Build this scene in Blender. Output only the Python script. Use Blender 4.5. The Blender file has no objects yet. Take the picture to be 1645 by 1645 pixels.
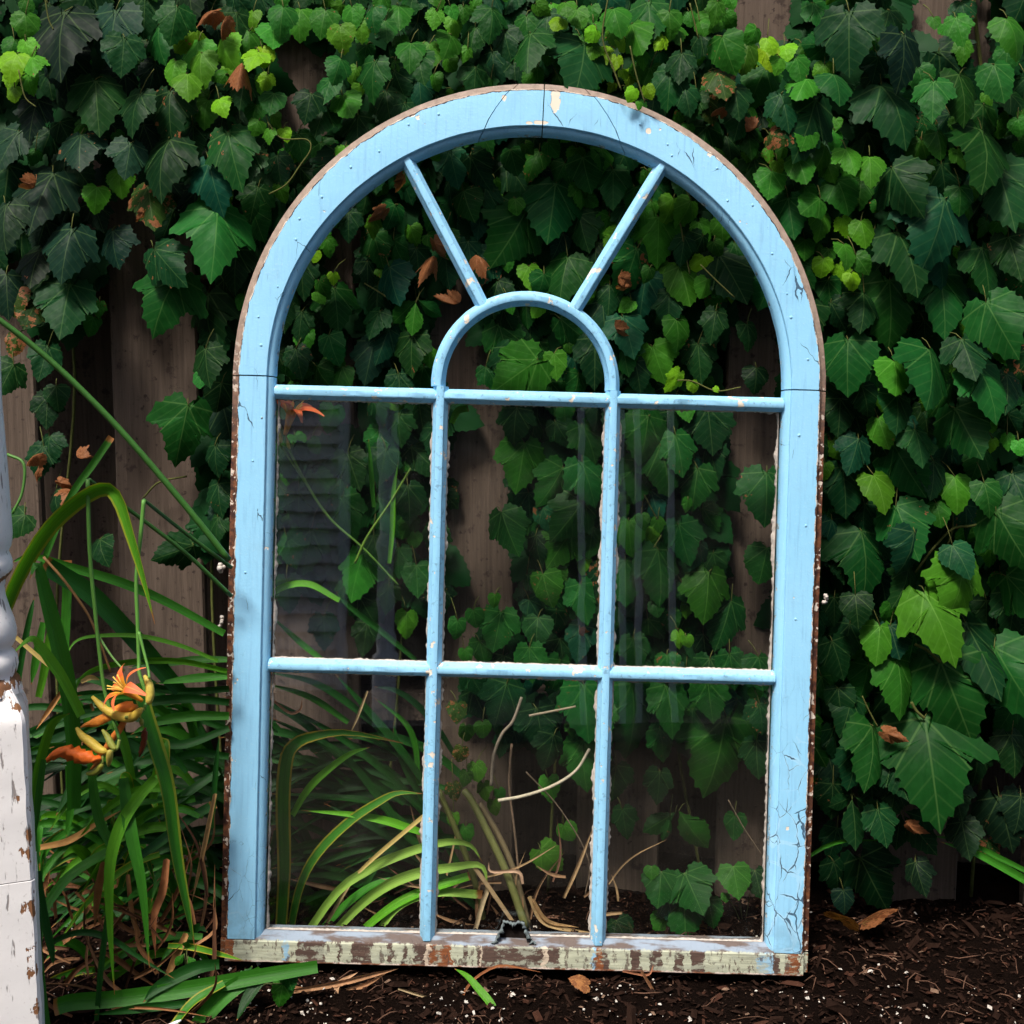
import bpy, math, random
from mathutils import Vector, Matrix, noise as mnoise

# ------------------------------------------------------------------ camera, sky, sun, exposure
scene = bpy.context.scene
COL = scene.collection
FPX = 1937.0                      # focal length in photograph pixels (1645 px wide)
PITCH = math.radians(7.0)
CAM = Vector((0, 0, 0.85))
cam_d = bpy.data.cameras.new("camera")
cam_d.sensor_width = 36.0
cam_d.lens = 36.0 * FPX / 1645.0
cam_d.clip_start = 0.02
cam_d.clip_end = 500.0
cam = bpy.data.objects.new("camera", cam_d)
cam.location = CAM
cam.rotation_euler = (math.radians(90) - PITCH, 0, 0)
COL.objects.link(cam)
scene.camera = cam

SUN_EL, SUN_AZ = math.radians(60), math.radians(208)     # azimuth clockwise from +Y: behind the camera, a little left
world = bpy.data.worlds.new("World")
scene.world = world
world.use_nodes = True
wn = world.node_tree
wn.nodes.clear()
sky = wn.nodes.new("ShaderNodeTexSky")
sky.sky_type = 'NISHITA'
sky.sun_disc = False
sky.sun_elevation = SUN_EL
sky.sun_rotation = SUN_AZ
sky.air_density = 1.0
sky.dust_density = 5.0
sky.ozone_density = 1.0
bg = wn.nodes.new("ShaderNodeBackground")
bg.inputs[1].default_value = 0.05
wo = wn.nodes.new("ShaderNodeOutputWorld")
wn.links.new(sky.outputs[0], bg.inputs[0])
wn.links.new(bg.outputs[0], wo.inputs[0])

sun_d = bpy.data.lights.new("sun", 'SUN')
sun_d.energy = 1.5
sun_d.angle = math.radians(12)
sun_d.color = (1.0, 0.94, 0.86)
sun = bpy.data.objects.new("sun", sun_d)
sdir = Vector((math.sin(SUN_AZ) * math.cos(SUN_EL), math.cos(SUN_AZ) * math.cos(SUN_EL), math.sin(SUN_EL)))
sun.rotation_euler = sdir.to_track_quat('Z', 'Y').to_euler()
sun.location = (0, 0, 6)
COL.objects.link(sun)

scene.view_settings.view_transform = 'Standard'
scene.view_settings.look = 'None'
scene.view_settings.exposure = 1.85
scene.view_settings.gamma = 1.0
scene.view_settings.use_curve_mapping = False
scene.cycles.max_bounces = 5
scene.cycles.diffuse_bounces = 3
scene.cycles.glossy_bounces = 3
scene.cycles.use_adaptive_sampling = True
scene.cycles.adaptive_threshold = 0.02
scene.cycles.transparent_max_bounces = 10
scene.cycles.use_denoising = True

# ------------------------------------------------------------------ helpers
FW = Vector((0, math.cos(PITCH), -math.sin(PITCH)))
UP = Vector((0, math.sin(PITCH), math.cos(PITCH)))
RT = Vector((1, 0, 0))


def P(px, py, Y):
    """world point at depth Y that the camera sees at photograph pixel (px, py)"""
    d = FW + RT * ((px - 822.5) / FPX) + UP * ((822.5 - py) / FPX)
    return CAM + d * (Y / d.y)


def wpx(n, Y):
    return n * Y / FPX


def link(o, parent=None):
    COL.objects.link(o)
    if parent is not None:
        o.parent = parent
    return o


def mesh(name, verts, faces, mats=None, smooth=True, attr=None, uv=None, midx=None):
    me = bpy.data.meshes.new(name)
    me.from_pydata([tuple(v) for v in verts], [], faces)
    if mats:
        for m in (mats if isinstance(mats, (list, tuple)) else [mats]):
            me.materials.append(m)
    if smooth:
        me.polygons.foreach_set("use_smooth", [True] * len(me.polygons))
    if midx is not None:
        me.polygons.foreach_set("material_index", midx)
    if attr:
        for k, vals in attr.items():
            a = me.attributes.new(k, 'FLOAT', 'POINT')
            a.data.foreach_set("value", vals)
    if uv is not None:
        l = me.uv_layers.new(name="UVMap")
        for lp in me.loops:
            l.data[lp.index].uv = uv[lp.vertex_index]
    me.update()
    return me


def obj(name, me, parent=None, loc=None, kind=None):
    o = bpy.data.objects.new(name, me)
    link(o, parent)
    if loc is not None:
        o.location = loc
    if kind:
        o["kind"] = kind
    return o


def thing(name, label, cat, loc=(0, 0, 0), rot=None, group=None):
    o = bpy.data.objects.new(name, None)
    o.empty_display_size = 0.05
    o.location = loc
    if rot is not None:
        o.rotation_euler = rot
    o["label"] = label
    o["category"] = cat
    if group:
        o["group"] = group
    COL.objects.link(o)
    return o


def tag(o, label, cat, group=None, kind=None):
    if label:
        o["label"] = label
    if cat:
        o["category"] = cat
    if group:
        o["group"] = group
    if kind:
        o["kind"] = kind
    return o


class MB:
    """collects geometry for one mesh"""
    def __init__(s):
        s.v = []; s.f = []; s.uv = []

    def add(s, vs, fs, uvs=None):
        b = len(s.v)
        s.v += [Vector(v) for v in vs]
        s.f += [tuple(i + b for i in f) for f in fs]
        s.uv += (uvs if uvs else [(0, 0)] * len(vs))

    def box(s, x0, x1, y0, y1, z0, z1):
        s.add([(x0, y0, z0), (x1, y0, z0), (x1, y1, z0), (x0, y1, z0), (x0, y0, z1), (x1, y0, z1), (x1, y1, z1), (x0, y1, z1)],
              [(0, 3, 2, 1), (4, 5, 6, 7), (0, 1, 5, 4), (1, 2, 6, 5), (2, 3, 7, 6), (3, 0, 4, 7)])

    def tube(s, pts, radii, n=6):
        k = len(pts)
        ref = Vector((0.31, -1, 0.17)).normalized()
        vs, fs, uvs = [], [], []
        for i, p in enumerate(pts):
            t = (pts[min(i + 1, k - 1)] - pts[max(i - 1, 0)]).normalized()
            a = t.cross(ref)
            if a.length < 1e-4:
                a = t.cross(Vector((1, 0, 0)))
            a.normalize()
            b = t.cross(a)
            r = radii[i] if isinstance(radii, (list, tuple)) else radii
            for j in range(n):
                an = 2 * math.pi * j / n
                vs.append(p + a * (math.cos(an) * r) + b * (math.sin(an) * r))
                uvs.append((j / n, i / max(1, k - 1)))
        for i in range(k - 1):
            for j in range(n):
                fs.append((i * n + j, i * n + (j + 1) % n, (i + 1) * n + (j + 1) % n, (i + 1) * n + j))
        fs.append(tuple(reversed(range(n))))
        fs.append(tuple((k - 1) * n + j for j in range(n)))
        s.add(vs, fs, uvs)

    def mesh(s, name, mat, smooth=True):
        return mesh(name, s.v, s.f, mat, smooth, uv=s.uv)


def spline(pts, n):
    """Catmull-Rom through Vectors (any dimension), n samples"""
    out = []
    k = len(pts) - 1
    for i in range(n):
        t = i / (n - 1) * k
        j = min(int(t), k - 1)
        u = t - j
        p0 = pts[j - 1] if j > 0 else pts[0] * 2 - pts[1]
        p1, p2 = pts[j], pts[j + 1]
        p3 = pts[j + 2] if j + 2 <= k else pts[k] * 2 - pts[k - 1]
        out.append(0.5 * ((2 * p1) + (p2 - p0) * u + (2 * p0 - 5 * p1 + 4 * p2 - p3) * u * u + (3 * p1 - p0 - 3 * p2 + p3) * u ** 3))
    return out


# ------------------------------------------------------------------ material helpers
class M:
    def __init__(s, name):
        s.m = bpy.data.materials.new(name)
        s.m.use_nodes = True
        s.t = s.m.node_tree
        s.t.nodes.clear()
        s.out = s.t.nodes.new("ShaderNodeOutputMaterial")

    def _set(s, sock, v):
        if isinstance(v, bpy.types.NodeSocket):
            s.t.links.new(v, sock)
        elif v is not None:
            if hasattr(sock.default_value, "__len__") and not hasattr(v, "__len__"):
                v = [v] * len(sock.default_value)
            elif hasattr(sock.default_value, "__len__") and len(sock.default_value) == 4 and len(v) == 3:
                v = (*v, 1.0)
            sock.default_value = v

    def n(s, typ, ins=None, **props):
        nd = s.t.nodes.new("ShaderNode" + typ)
        for k, v in props.items():
            setattr(nd, k, v)
        for k, v in (ins or {}).items():
            s._set(nd.inputs[k], v)
        return nd

    def math(s, op, a, b=None, c=None, clamp=False):
        nd = s.n("Math", operation=op, use_clamp=clamp)
        s._set(nd.inputs[0], a)
        if b is not None: s._set(nd.inputs[1], b)
        if c is not None: s._set(nd.inputs[2], c)
        return nd.outputs[0]

    def mix(s, f, a, b, blend='MIX'):
        nd = s.n("Mix", data_type='RGBA', blend_type=blend)
        s._set(nd.inputs[0], f); s._set(nd.inputs[6], a); s._set(nd.inputs[7], b)
        return nd.outputs[2]

    def noise(s, vec, scale, detail=3, rough=0.55, dist=0.0, out=0):
        nd = s.n("TexNoise", {"Vector": vec, "Scale": scale, "Detail": detail, "Roughness": rough, "Distortion": dist})
        return nd.outputs[out]

    def step(s, x, lo, hi):
        """smoothstep of x from lo to hi"""
        nd = s.n("MapRange", {0: x, 1: lo, 2: hi, 3: 0.0, 4: 1.0}, interpolation_type='SMOOTHSTEP')
        return nd.outputs[0]

    def ramp(s, f, stops, interp='LINEAR'):
        nd = s.n("ValToRGB", {0: f})
        cr = nd.color_ramp
        cr.interpolation = interp
        while len(cr.elements) < len(stops):
            cr.elements.new(0.5)
        for e, (p, c) in zip(cr.elements, stops):
            e.position = p
            e.color = (*c, 1) if len(c) == 3 else c
        return nd.outputs[0]

    def coord(s, which="Object"):
        return s.n("TexCoord").outputs[which]

    def map(s, vec, scale=(1, 1, 1), loc=(0, 0, 0)):
        return s.n("Mapping", {"Vector": vec, "Scale": scale, "Location": loc}).outputs[0]

    def sep(s, vec):
        return s.n("SeparateXYZ", {0: vec}).outputs

    def bump(s, h, strength=0.3, dist=0.002, normal=None):
        nd = s.n("Bump", {"Height": h, "Strength": strength, "Distance": dist})
        if normal is not None: s._set(nd.inputs["Normal"], normal)
        return nd.outputs[0]

    def principled(s, color, rough=0.6, spec=0.4, normal=None, **kw):
        nd = s.n("BsdfPrincipled")
        s._set(nd.inputs["Base Color"], color)
        s._set(nd.inputs["Roughness"], rough)
        s._set(nd.inputs["Specular IOR Level"], spec)
        if normal is not None: s._set(nd.inputs["Normal"], normal)
        for k, v in kw.items():
            s._set(nd.inputs[k], v)
        return nd.outputs[0]

    def done(s, shader):
        s.t.links.new(shader, s.out.inputs[0])
        return s.m


def simple_mat(name, col, rough=0.7, var=0.25, scale=30.0, spec=0.3, bump=0.2):
    m = M(name)
    co = m.coord()
    nz = m.noise(co, scale, 4)
    c = m.mix(nz, tuple(x * (1 - var) for x in col), tuple(min(1, x * (1 + var)) for x in col))
    return m.done(m.principled(c, rough, spec, m.bump(nz, bump, 0.003)))


def blue_paint(name, frame):
    """old sky-blue oil paint, cracked and chipped, over cream primer and brown wood"""
    m = M(name)
    co = m.coord()
    x, y, z = m.sep(co)
    n_big = m.noise(co, 5.0, 3)
    n_mid = m.noise(co, 38.0, 5, 0.6)
    n_fine = m.noise(co, 260.0, 3, 0.6)
    streak = m.noise(m.map(co, (230, 230, 14) if frame else (160, 160, 40)), 1.0, 3, 0.6)
    blue = m.mix(n_big, (0.215, 0.510, 0.735), (0.300, 0.590, 0.815))
    blue = m.mix(m.math('MULTIPLY', m.step(streak, 0.48, 0.78), 0.5), blue, (0.16, 0.36, 0.58))
    if frame:
        smud = m.step(m.noise(co, 13.0, 5, 0.65), 0.50, 0.75)
        blue = m.mix(m.math('MULTIPLY', smud, 0.22), blue, (0.20, 0.33, 0.44))
        blue = m.mix(m.math('MULTIPLY', m.step(n_fine, 0.58, 0.70), 0.25), blue, (0.45, 0.66, 0.80))
    # crackle, mostly on the lower stiles
    warp = m.n("VectorMath", {0: m.noise(co, 30.0, 3, out=1), 1: (0.016, 0.016, 0.016)}, operation='MULTIPLY').outputs[0]
    wc = m.n("VectorMath", {0: co, 1: warp}, operation='ADD').outputs[0]
    vor = m.n("TexVoronoi", {"Vector": m.map(wc, (46, 20, 30)), "Scale": 1.0}, feature='DISTANCE_TO_EDGE').outputs[0]
    vor2 = m.n("TexVoronoi", {"Vector": m.map(wc, (24, 12, 9)), "Scale": 1.0}, feature='DISTANCE_TO_EDGE').outputs[0]
    top = m.math('MULTIPLY_ADD', m.step(x, -0.1, 0.1), 0.22, 0.20)          # the right stile is cracked higher up
    low = m.math('DIVIDE', m.math('SUBTRACT', top, z), 0.26, clamp=True)
    patch = m.step(m.noise(co, 9.0, 2), 0.42, 0.62)
    low = m.math('MULTIPLY', low, m.math('MULTIPLY_ADD', patch, 0.8, 0.2))
    spots = m.math('MULTIPLY', m.step(m.noise(m.map(co, (1, 1, 1), (3.1, 0, 1.7)), 11.0, 2), 0.54, 0.68), 0.8)
    if not frame:
        low = m.math('MULTIPLY', low, 0.0); spots = m.math('MULTIPLY', spots, 0.0)
    cr1 = m.math('LESS_THAN', vor, m.math('MULTIPLY', low, m.math('MULTIPLY', m.step(m.noise(co, 34.0, 2), 0.42, 0.62), 0.034)))
    cr2 = m.math('LESS_THAN', vor2, m.math('MULTIPLY', m.math('MAXIMUM', low, spots), m.math('MULTIPLY', m.step(m.noise(co, 21.0, 2), 0.44, 0.60), 0.017)))
    crack = m.math('MAXIMUM', cr1, cr2)
    lip1 = m.math('LESS_THAN', vor, m.math('MULTIPLY', low, 0.085))
    blue = m.mix(m.math('MULTIPLY', m.math('MULTIPLY', lip1, patch), 0.30), blue, (0.46, 0.68, 0.84))
    col = m.mix(m.math('MULTIPLY', crack, 0.88), blue, (0.02, 0.045, 0.085))
    # grime gathering low down
    grime = m.math('MULTIPLY', m.math('DIVIDE', m.math('SUBTRACT', 0.10, z), 0.09, clamp=True), m.step(n_mid, 0.38, 0.62))
    col = m.mix(m.math('MULTIPLY', grime, 0.6), col, (0.11, 0.20, 0.27))
    if not frame:
        rub = m.step(m.noise(co, 130.0, 5, 0.7), 0.56, 0.66)
        col = m.mix(m.math('MULTIPLY', rub, 0.55), col, (0.09, 0.17, 0.27))
    # primer chips
    chip_n = m.noise(co, 26.0 if frame else 60.0, 4, 0.6)
    chip = m.step(chip_n, 0.685 if frame else 0.635, 0.695 if frame else 0.65)
    col = m.mix(chip, col, (0.72, 0.64, 0.54))
    if frame:      # the big bare patch of primer at the crown and two small ones at its lower edge
        for (ex_, ez_, rx_, rz_) in ((0.0225, 1.206, 0.0072, 0.0165), (0.003, 1.1755, 0.010, 0.0028), (-0.013, 1.1745, 0.006, 0.0022), (-0.048, 1.2075, 0.0035, 0.0045), (0.152, 1.168, 0.004, 0.004)):
            q1 = m.math('POWER', m.math('DIVIDE', m.math('SUBTRACT', x, ex_), rx_), 2.0)
            q2 = m.math('POWER', m.math('DIVIDE', m.math('SUBTRACT', z, ez_), rz_), 2.0)
            el = m.math('ADD', m.math('ADD', q1, q2), m.math('MULTIPLY', m.math('SUBTRACT', m.noise(co, 150.0, 2), 0.5), 2.2))
            big = m.math('SUBTRACT', 1.0, m.step(el, 0.85, 1.0))
            col = m.mix(big, col, (0.70, 0.61, 0.50))
            chip = m.math('MAXIMUM', chip, big)
    height = m.math('SUBTRACT', m.math('MULTIPLY_ADD', n_mid, 0.5, m.math('MULTIPLY', n_fine, 0.25)), m.math('MAXIMUM', crack, chip))
    rough = m.math('MULTIPLY_ADD', n_mid, 0.25, 0.46)
    if frame:
        wear = m.n("Attribute", attribute_name="wear").outputs["Fac"]
        rag = m.math('MULTIPLY_ADD', m.math('SUBTRACT', m.noise(co, 55.0, 5, 0.65), 0.5), 0.011, wear)
        bare = m.math('SUBTRACT', 1.0, m.step(rag, 0.0098, 0.0106))
        inner = m.math('MULTIPLY', m.n("Attribute", attribute_name="inner").outputs["Fac"], m.step(m.noise(co, 70.0, 4, 0.65), 0.56, 0.60))
        col = m.mix(inner, col, m.mix(m.step(n_fine, 0.45, 0.6), (0.10, 0.13, 0.16), (0.62, 0.58, 0.50)))
        rim = m.math('SUBTRACT', 1.0, m.step(rag, 0.0112, 0.0118))
        grain = m.noise(m.map(co, (90, 90, 90)), 1.0, 4, 0.65)
        arch_w = m.mix(grain, (0.11, 0.075, 0.055), (0.46, 0.36, 0.29))
        side_w = m.mix(m.step(grain, 0.35, 0.75), (0.030, 0.011, 0.009), (0.20, 0.075, 0.03))
        side_w = m.mix(m.step(m.noise(co, 120, 2), 0.58, 0.64), side_w, (0.60, 0.52, 0.44))
        wood = m.mix(m.step(z, 0.70, 0.95), side_w, arch_w)
        primer = m.mix(m.step(n_mid, 0.45, 0.55), (0.05, 0.022, 0.02), (0.66, 0.60, 0.52))
        col = m.mix(rim, col, primer)
        col = m.mix(bare, col, wood)
        height = m.math('SUBTRACT', height, m.math('MULTIPLY', rim, 1.2))
    nrm = m.bump(height, 0.75, 0.0012)
    return m.done(m.principled(col, rough, 0.35, nrm))


def rail_mat():
    """bottom rail: pale green paint left in upright strips on bare brown wood, touches of blue and rust"""
    m = M("rail_old_paint")
    co = m.coord()
    x, y, z = m.sep(co)
    G, W, R, B, C = (0.40, 0.43, 0.33), (0.085, 0.055, 0.045), (0.20, 0.070, 0.028), (0.25, 0.43, 0.58), (0.50, 0.42, 0.33)
    left = [(355, R), (372, G), (452, B), (461, G), (474, W), (520, G), (540, W), (546, G), (564, W), (596, G), (621, W), (629, G), (645, W), (651, G),
            (664, W), (681, C), (690, R), (726, G), (741, W), (748, G), (764, W), (770, C), (774, W)]
    right = [(829, W), (870, C), (878, W), (898, G), (949, B), (954, R), (966, W), (976, G), (1012, W), (1028, G), (1044, W), (1063, G), (1083, W), (1096, G),
             (1109, W), (1128, G), (1216, B), (1240, W), (1252, G), (1262, R), (1284, G), (1296, R)]
    wob = m.math('MULTIPLY', m.math('SUBTRACT', m.noise(m.map(co, (60, 1, 75)), 1.0, 5, 0.7), 0.5), 0.026)
    xx = m.math('ADD', x, wob)
    lx = lambda p: (p - 829) * 0.000868
    fl = m.n("MapRange", {0: xx, 1: -0.42, 2: 0.0}).outputs[0]
    fr = m.n("MapRange", {0: xx, 1: 0.0, 2: 0.42}).outputs[0]
    cl = m.ramp(fl, [(max(0, (lx(p) + 0.42) / 0.42), c) for p, c in left], 'CONSTANT')
    cr = m.ramp(fr, [(max(0, lx(p) / 0.42), c) for p, c in right], 'CONSTANT')
    col = m.mix(m.math('GREATER_THAN', xx, 0.0), cl, cr)
    grain = m.noise(m.map(co, (20, 200, 260)), 1.0, 4, 0.6)
    spk = m.noise(co, 210.0, 4, 0.7)
    col = m.mix(1.0, col, m.mix(grain, (0.15, 0.15, 0.15), (1.8, 1.75, 1.7)), 'MULTIPLY')
    over = m.step(m.noise(m.map(co, (34, 1, 80), (5, 0, 3)), 1.0, 5, 0.7), 0.50, 0.57)
    col = m.mix(m.math('MULTIPLY', over, 0.8), col, m.mix(grain, (0.20, 0.215, 0.165), (0.46, 0.48, 0.38)))
    blot = m.step(m.noise(m.map(co, (120, 1, 55)), 1.0, 5, 0.7), 0.54, 0.60)
    col = m.mix(m.math('MULTIPLY', blot, 0.8), col, W)
    specks = m.step(spk, 0.62, 0.70)
    col = m.mix(m.math('MULTIPLY', specks, 0.6), col, (0.06, 0.05, 0.045))
    # flaking white and rust along the foot, bluish dirty slope on top
    foot = m.math('SUBTRACT', 1.0, m.step(m.math('MULTIPLY_ADD', m.math('SUBTRACT', spk, 0.5), 0.008, z), 0.0022, 0.004))
    col = m.mix(foot, col, m.mix(m.step(m.noise(co, 40.0, 3), 0.45, 0.55), (0.22, 0.09, 0.05), (0.62, 0.52, 0.45)))
    ledge = m.step(m.math('MULTIPLY_ADD', m.math('SUBTRACT', spk, 0.5), 0.006, z), 0.0305, 0.0325)
    lc = m.mix(m.step(m.noise(m.map(co, (18, 60, 60)), 1.0, 4), 0.42, 0.58), (0.11, 0.085, 0.075), (0.22, 0.27, 0.33))
    col = m.mix(ledge, col, lc)
    nrm = m.bump(m.math('ADD', m.math('MULTIPLY', blot, -1.0), m.math('ADD', spk, grain)), 0.5, 0.0008)
    return m.done(m.principled(col, 0.75, 0.2, nrm))


def leaf_mat():
    """ivy leaf: colour from the object, pale veins, brown scorch where obj.color alpha is low"""
    m = M("ivy_leaf")
    oi = m.n("ObjectInfo")
    co = m.coord()
    x, y, z = m.sep(co)
    dmin = None
    for a in (0, 40, -40, 88, -88):
        r = math.radians(a)
        s_, c_ = math.sin(r), math.cos(r)
        d = m.math('ABSOLUTE', m.math('SUBTRACT', m.math('MULTIPLY', x, c_), m.math('MULTIPLY', y, s_)))
        al = m.math('ADD', m.math('MULTIPLY', x, s_), m.math('MULTIPLY', y, c_))
        d = m.math('ADD', d, m.math('MULTIPLY', m.math('LESS_THAN', al, 0.0), 5.0))
        d = m.math('ADD', d, m.math('MULTIPLY', m.math('MAXIMUM', al, 0.0), 0.006))
        dmin = d if dmin is None else m.math('MINIMUM', dmin, d)
    main = m.math('SUBTRACT', 1.0, m.step(dmin, 0.006, 0.022))
    # lateral veins leave the midrib at a slant
    lat = m.math('SUBTRACT', y, m.math('MULTIPLY', m.math('ABSOLUTE', x), 0.75))
    saw = m.math('ABSOLUTE', m.math('SUBTRACT', m.math('FRACT', m.math('MULTIPLY', lat, 6.0)), 0.5))
    latv = m.math('MULTIPLY', m.math('SUBTRACT', 1.0, m.step(saw, 0.02, 0.12)), 0.30)
    vein = m.math('MAXIMUM', main, latv)
    off = m.n("CombineXYZ", {0: m.math('MULTIPLY', oi.outputs["Random"], 37.0), 1: m.math('MULTIPLY', oi.outputs["Random"], 91.0)}).outputs[0]
    cv = m.n("VectorMath", {0: co, 1: off}, operation='ADD').outputs[0]
    mott = m.noise(cv, 3.5, 2, 0.6)
    fine = m.noise(cv, 22.0, 1, 0.6)
    base = m.mix(1.0, oi.outputs["Color"], m.mix(mott, (0.62, 0.62, 0.62), (1.38, 1.34, 1.2)), 'MULTIPLY')
    base = m.mix(m.math('MULTIPLY', fine, 0.25), base, (0.0, 0.0, 0.0))
    veinc = m.mix(0.5, m.mix(1.0, oi.outputs["Color"], (2.2, 2.0, 1.8), 'MULTIPLY'), (0.10, 0.16, 0.05))
    base = m.mix(m.math('MULTIPLY', vein, 0.55), base, veinc)
    # scorch
    dmg = m.math('SUBTRACT', 1.0, oi.outputs["Alpha"])
    edge = m.math('ADD', m.math('ABSOLUTE', x), m.math('ABSOLUTE', m.math('SUBTRACT', y, 0.4)))
    sc = m.math('ADD', m.noise(cv, 5.0, 3, 0.65), m.math('MULTIPLY', edge, 0.10))
    thr = m.math('SUBTRACT', 0.86, m.math('MULTIPLY', dmg, 0.42))
    scf = m.step(m.math('SUBTRACT', sc, thr), 0.0, 0.03)
    base = m.mix(scf, base, m.mix(fine, (0.075, 0.026, 0.012), (0.30, 0.125, 0.05)))
    nrm = m.bump(m.noise(co, 6.0, 1, 0.5), 0.32, 0.004)
    p = m.principled(base, 0.48, 0.07, nrm)
    tr = m.n("BsdfTranslucent", {"Color": m.mix(1.0, base, (1.6, 1.7, 0.7), 'MULTIPLY')}).outputs[0]
    return m.done(m.n("MixShader", {0: 0.22, 1: p, 2: tr}).outputs[0])


def blade_mat():
    """strap leaf: colour from the object, fine lengthwise ribs, alpha low = yellow edge"""
    m = M("daylily_blade")
    oi = m.n("ObjectInfo")
    uv = m.coord("UV")
    u, v, _ = m.sep(uv)
    ribs = m.noise(m.map(uv, (26, 1.2, 1)), 1.0, 3, 0.5)
    mott = m.noise(m.map(uv, (2, 9, 1)), 1.0, 4, 0.6)
    base = m.mix(1.0, oi.outputs["Color"], m.mix(ribs, (0.6, 0.6, 0.6), (1.4, 1.4, 1.3)), 'MULTIPLY')
    base = m.mix(0.7, base, m.mix(mott, (0.7, 0.7, 0.7), (1.3, 1.3, 1.2)), 'MULTIPLY')
    mid = m.math('ABSOLUTE', m.math('SUBTRACT', u, 0.5))
    base = m.mix(m.math('MULTIPLY', m.math('SUBTRACT', 1.0, m.step(mid, 0.0, 0.06)), 0.35), base, m.mix(1.0, oi.outputs["Color"], (0.45, 0.5, 0.4), 'MULTIPLY'))
    dmg = m.math('SUBTRACT', 1.0, oi.outputs["Alpha"])
    ye = m.math('MULTIPLY', m.step(m.math('ADD', mid, m.math('MULTIPLY', mott, 0.12)), 0.40, 0.46), dmg)
    base = m.mix(ye, base, (0.42, 0.30, 0.03))
    tip = m.step(m.math('ADD', v, m.math('MULTIPLY', mott, 0.05)), 0.97, 1.0)
    base = m.mix(tip, base, (0.22, 0.09, 0.025))
    nrm = m.bump(ribs, 0.35, 0.002)
    p = m.principled(base, 0.42, 0.2, nrm)
    tr = m.n("BsdfTranslucent", {"Color": m.mix(1.0, base, (1.5, 1.6, 0.7), 'MULTIPLY')}).outputs[0]
    return m.done(m.n("MixShader", {0: 0.20, 1: p, 2: tr}).outputs[0])


def glass_mat():
    m = M("old_window_glass")
    co = m.coord()
    ge = m.n("NewGeometry")
    cs = m.math('ABSOLUTE', m.n("VectorMath", {0: ge.outputs["Incoming"], 1: ge.outputs["Normal"]}, operation='DOT_PRODUCT').outputs["Value"])
    fr = m.math('MULTIPLY_ADD', m.math('POWER', m.math('SUBTRACT', 1.0, cs), 5.0), 0.940, 0.060)
    wav = m.bump(m.noise(co, 7.0, 2), 0.02, 0.01)
    gl = m.n("BsdfGlossy", {"Color": (1, 1, 1, 1), "Roughness": 0.015, "Normal": wav}).outputs[0]
    tp = m.n("BsdfTransparent", {"Color": (0.985, 0.992, 0.985, 1)}).outputs[0]
    clear = m.n("MixShader", {0: fr, 1: tp, 2: gl}).outputs[0]
    dirt = m.n("BsdfDiffuse", {"Color": (0.42, 0.40, 0.37, 1)}).outputs[0]
    d = m.math('MULTIPLY', m.step(m.noise(co, 16.0, 5, 0.65), 0.45, 0.85), 0.012)
    d = m.math('ADD', d, 0.001)
    return m.done(m.n("MixShader", {0: d, 1: clear, 2: dirt}).outputs[0])


def fence_mat():
    m = M("weathered_fence_wood")
    oi = m.n("ObjectInfo")
    co = m.coord()
    off = m.n("CombineXYZ", {0: m.math('MULTIPLY', oi.outputs["Random"], 13.0), 2: m.math('MULTIPLY', oi.outputs["Random"], 29.0)}).outputs[0]
    cv = m.n("VectorMath", {0: co, 1: off}, operation='ADD').outputs[0]
    grain = m.noise(m.map(cv, (170, 40, 7)), 1.0, 5, 0.65, 0.4)
    wide = m.noise(m.map(cv, (22, 10, 2.2)), 1.0, 4, 0.6)
    blot = m.noise(cv, 32.0, 5, 0.7)
    c = m.mix(grain, (0.032, 0.024, 0.019), (0.170, 0.132, 0.105))
    c = m.mix(0.8, c, m.mix(wide, (0.55, 0.5, 0.48), (1.4, 1.35, 1.3)), 'MULTIPLY')
    c = m.mix(m.math('MULTIPLY', m.step(blot, 0.56, 0.66), 0.75), c, (0.035, 0.024, 0.02))
    c = m.mix(m.math('MULTIPLY', m.step(m.noise(cv, 70.0, 3), 0.62, 0.70), 0.7), c, (0.02, 0.013, 0.011))
    h = m.math('ADD', grain, m.math('MULTIPLY', blot, 0.5))
    return m.done(m.principled(c, 0.85, 0.15, m.bump(h, 0.6, 0.003)))


def post_mat():
    """white paint flaking off brown wood"""
    m = M("flaking_white_paint")
    co = m.coord()
    wear = m.n("Attribute", attribute_name="wear").outputs["Fac"]
    up = m.noise(m.map(co, (150, 150, 22)), 1.0, 4, 0.6)
    n1 = m.noise(co, 26.0, 5, 0.65)
    n2 = m.noise(co, 150.0, 4, 0.6)
    white = m.mix(n1, (0.74, 0.72, 0.72), (0.86, 0.85, 0.85))
    white = m.mix(m.math('MULTIPLY', m.step(n2, 0.6, 0.72), 0.4), white, (0.40, 0.36, 0.35))
    wood = m.mix(up, (0.10, 0.045, 0.025), (0.33, 0.155, 0.07))
    bare = m.step(m.math('ADD', m.math('MULTIPLY_ADD', n1, 0.75, m.math('MULTIPLY', up, 0.35)), m.math('MULTIPLY', wear, 0.34)), 0.80, 0.82)
    crk = m.math('MULTIPLY', m.step(up, 0.60, 0.66), 0.75)
    c = m.mix(bare, m.mix(crk, white, (0.13, 0.10, 0.09)), wood)
    h = m.math('SUBTRACT', m.math('MULTIPLY', n2, 0.3), m.math('MAXIMUM', bare, crk))
    return m.done(m.principled(c, 0.55, 0.3, m.bump(h, 0.6, 0.0012)))


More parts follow.
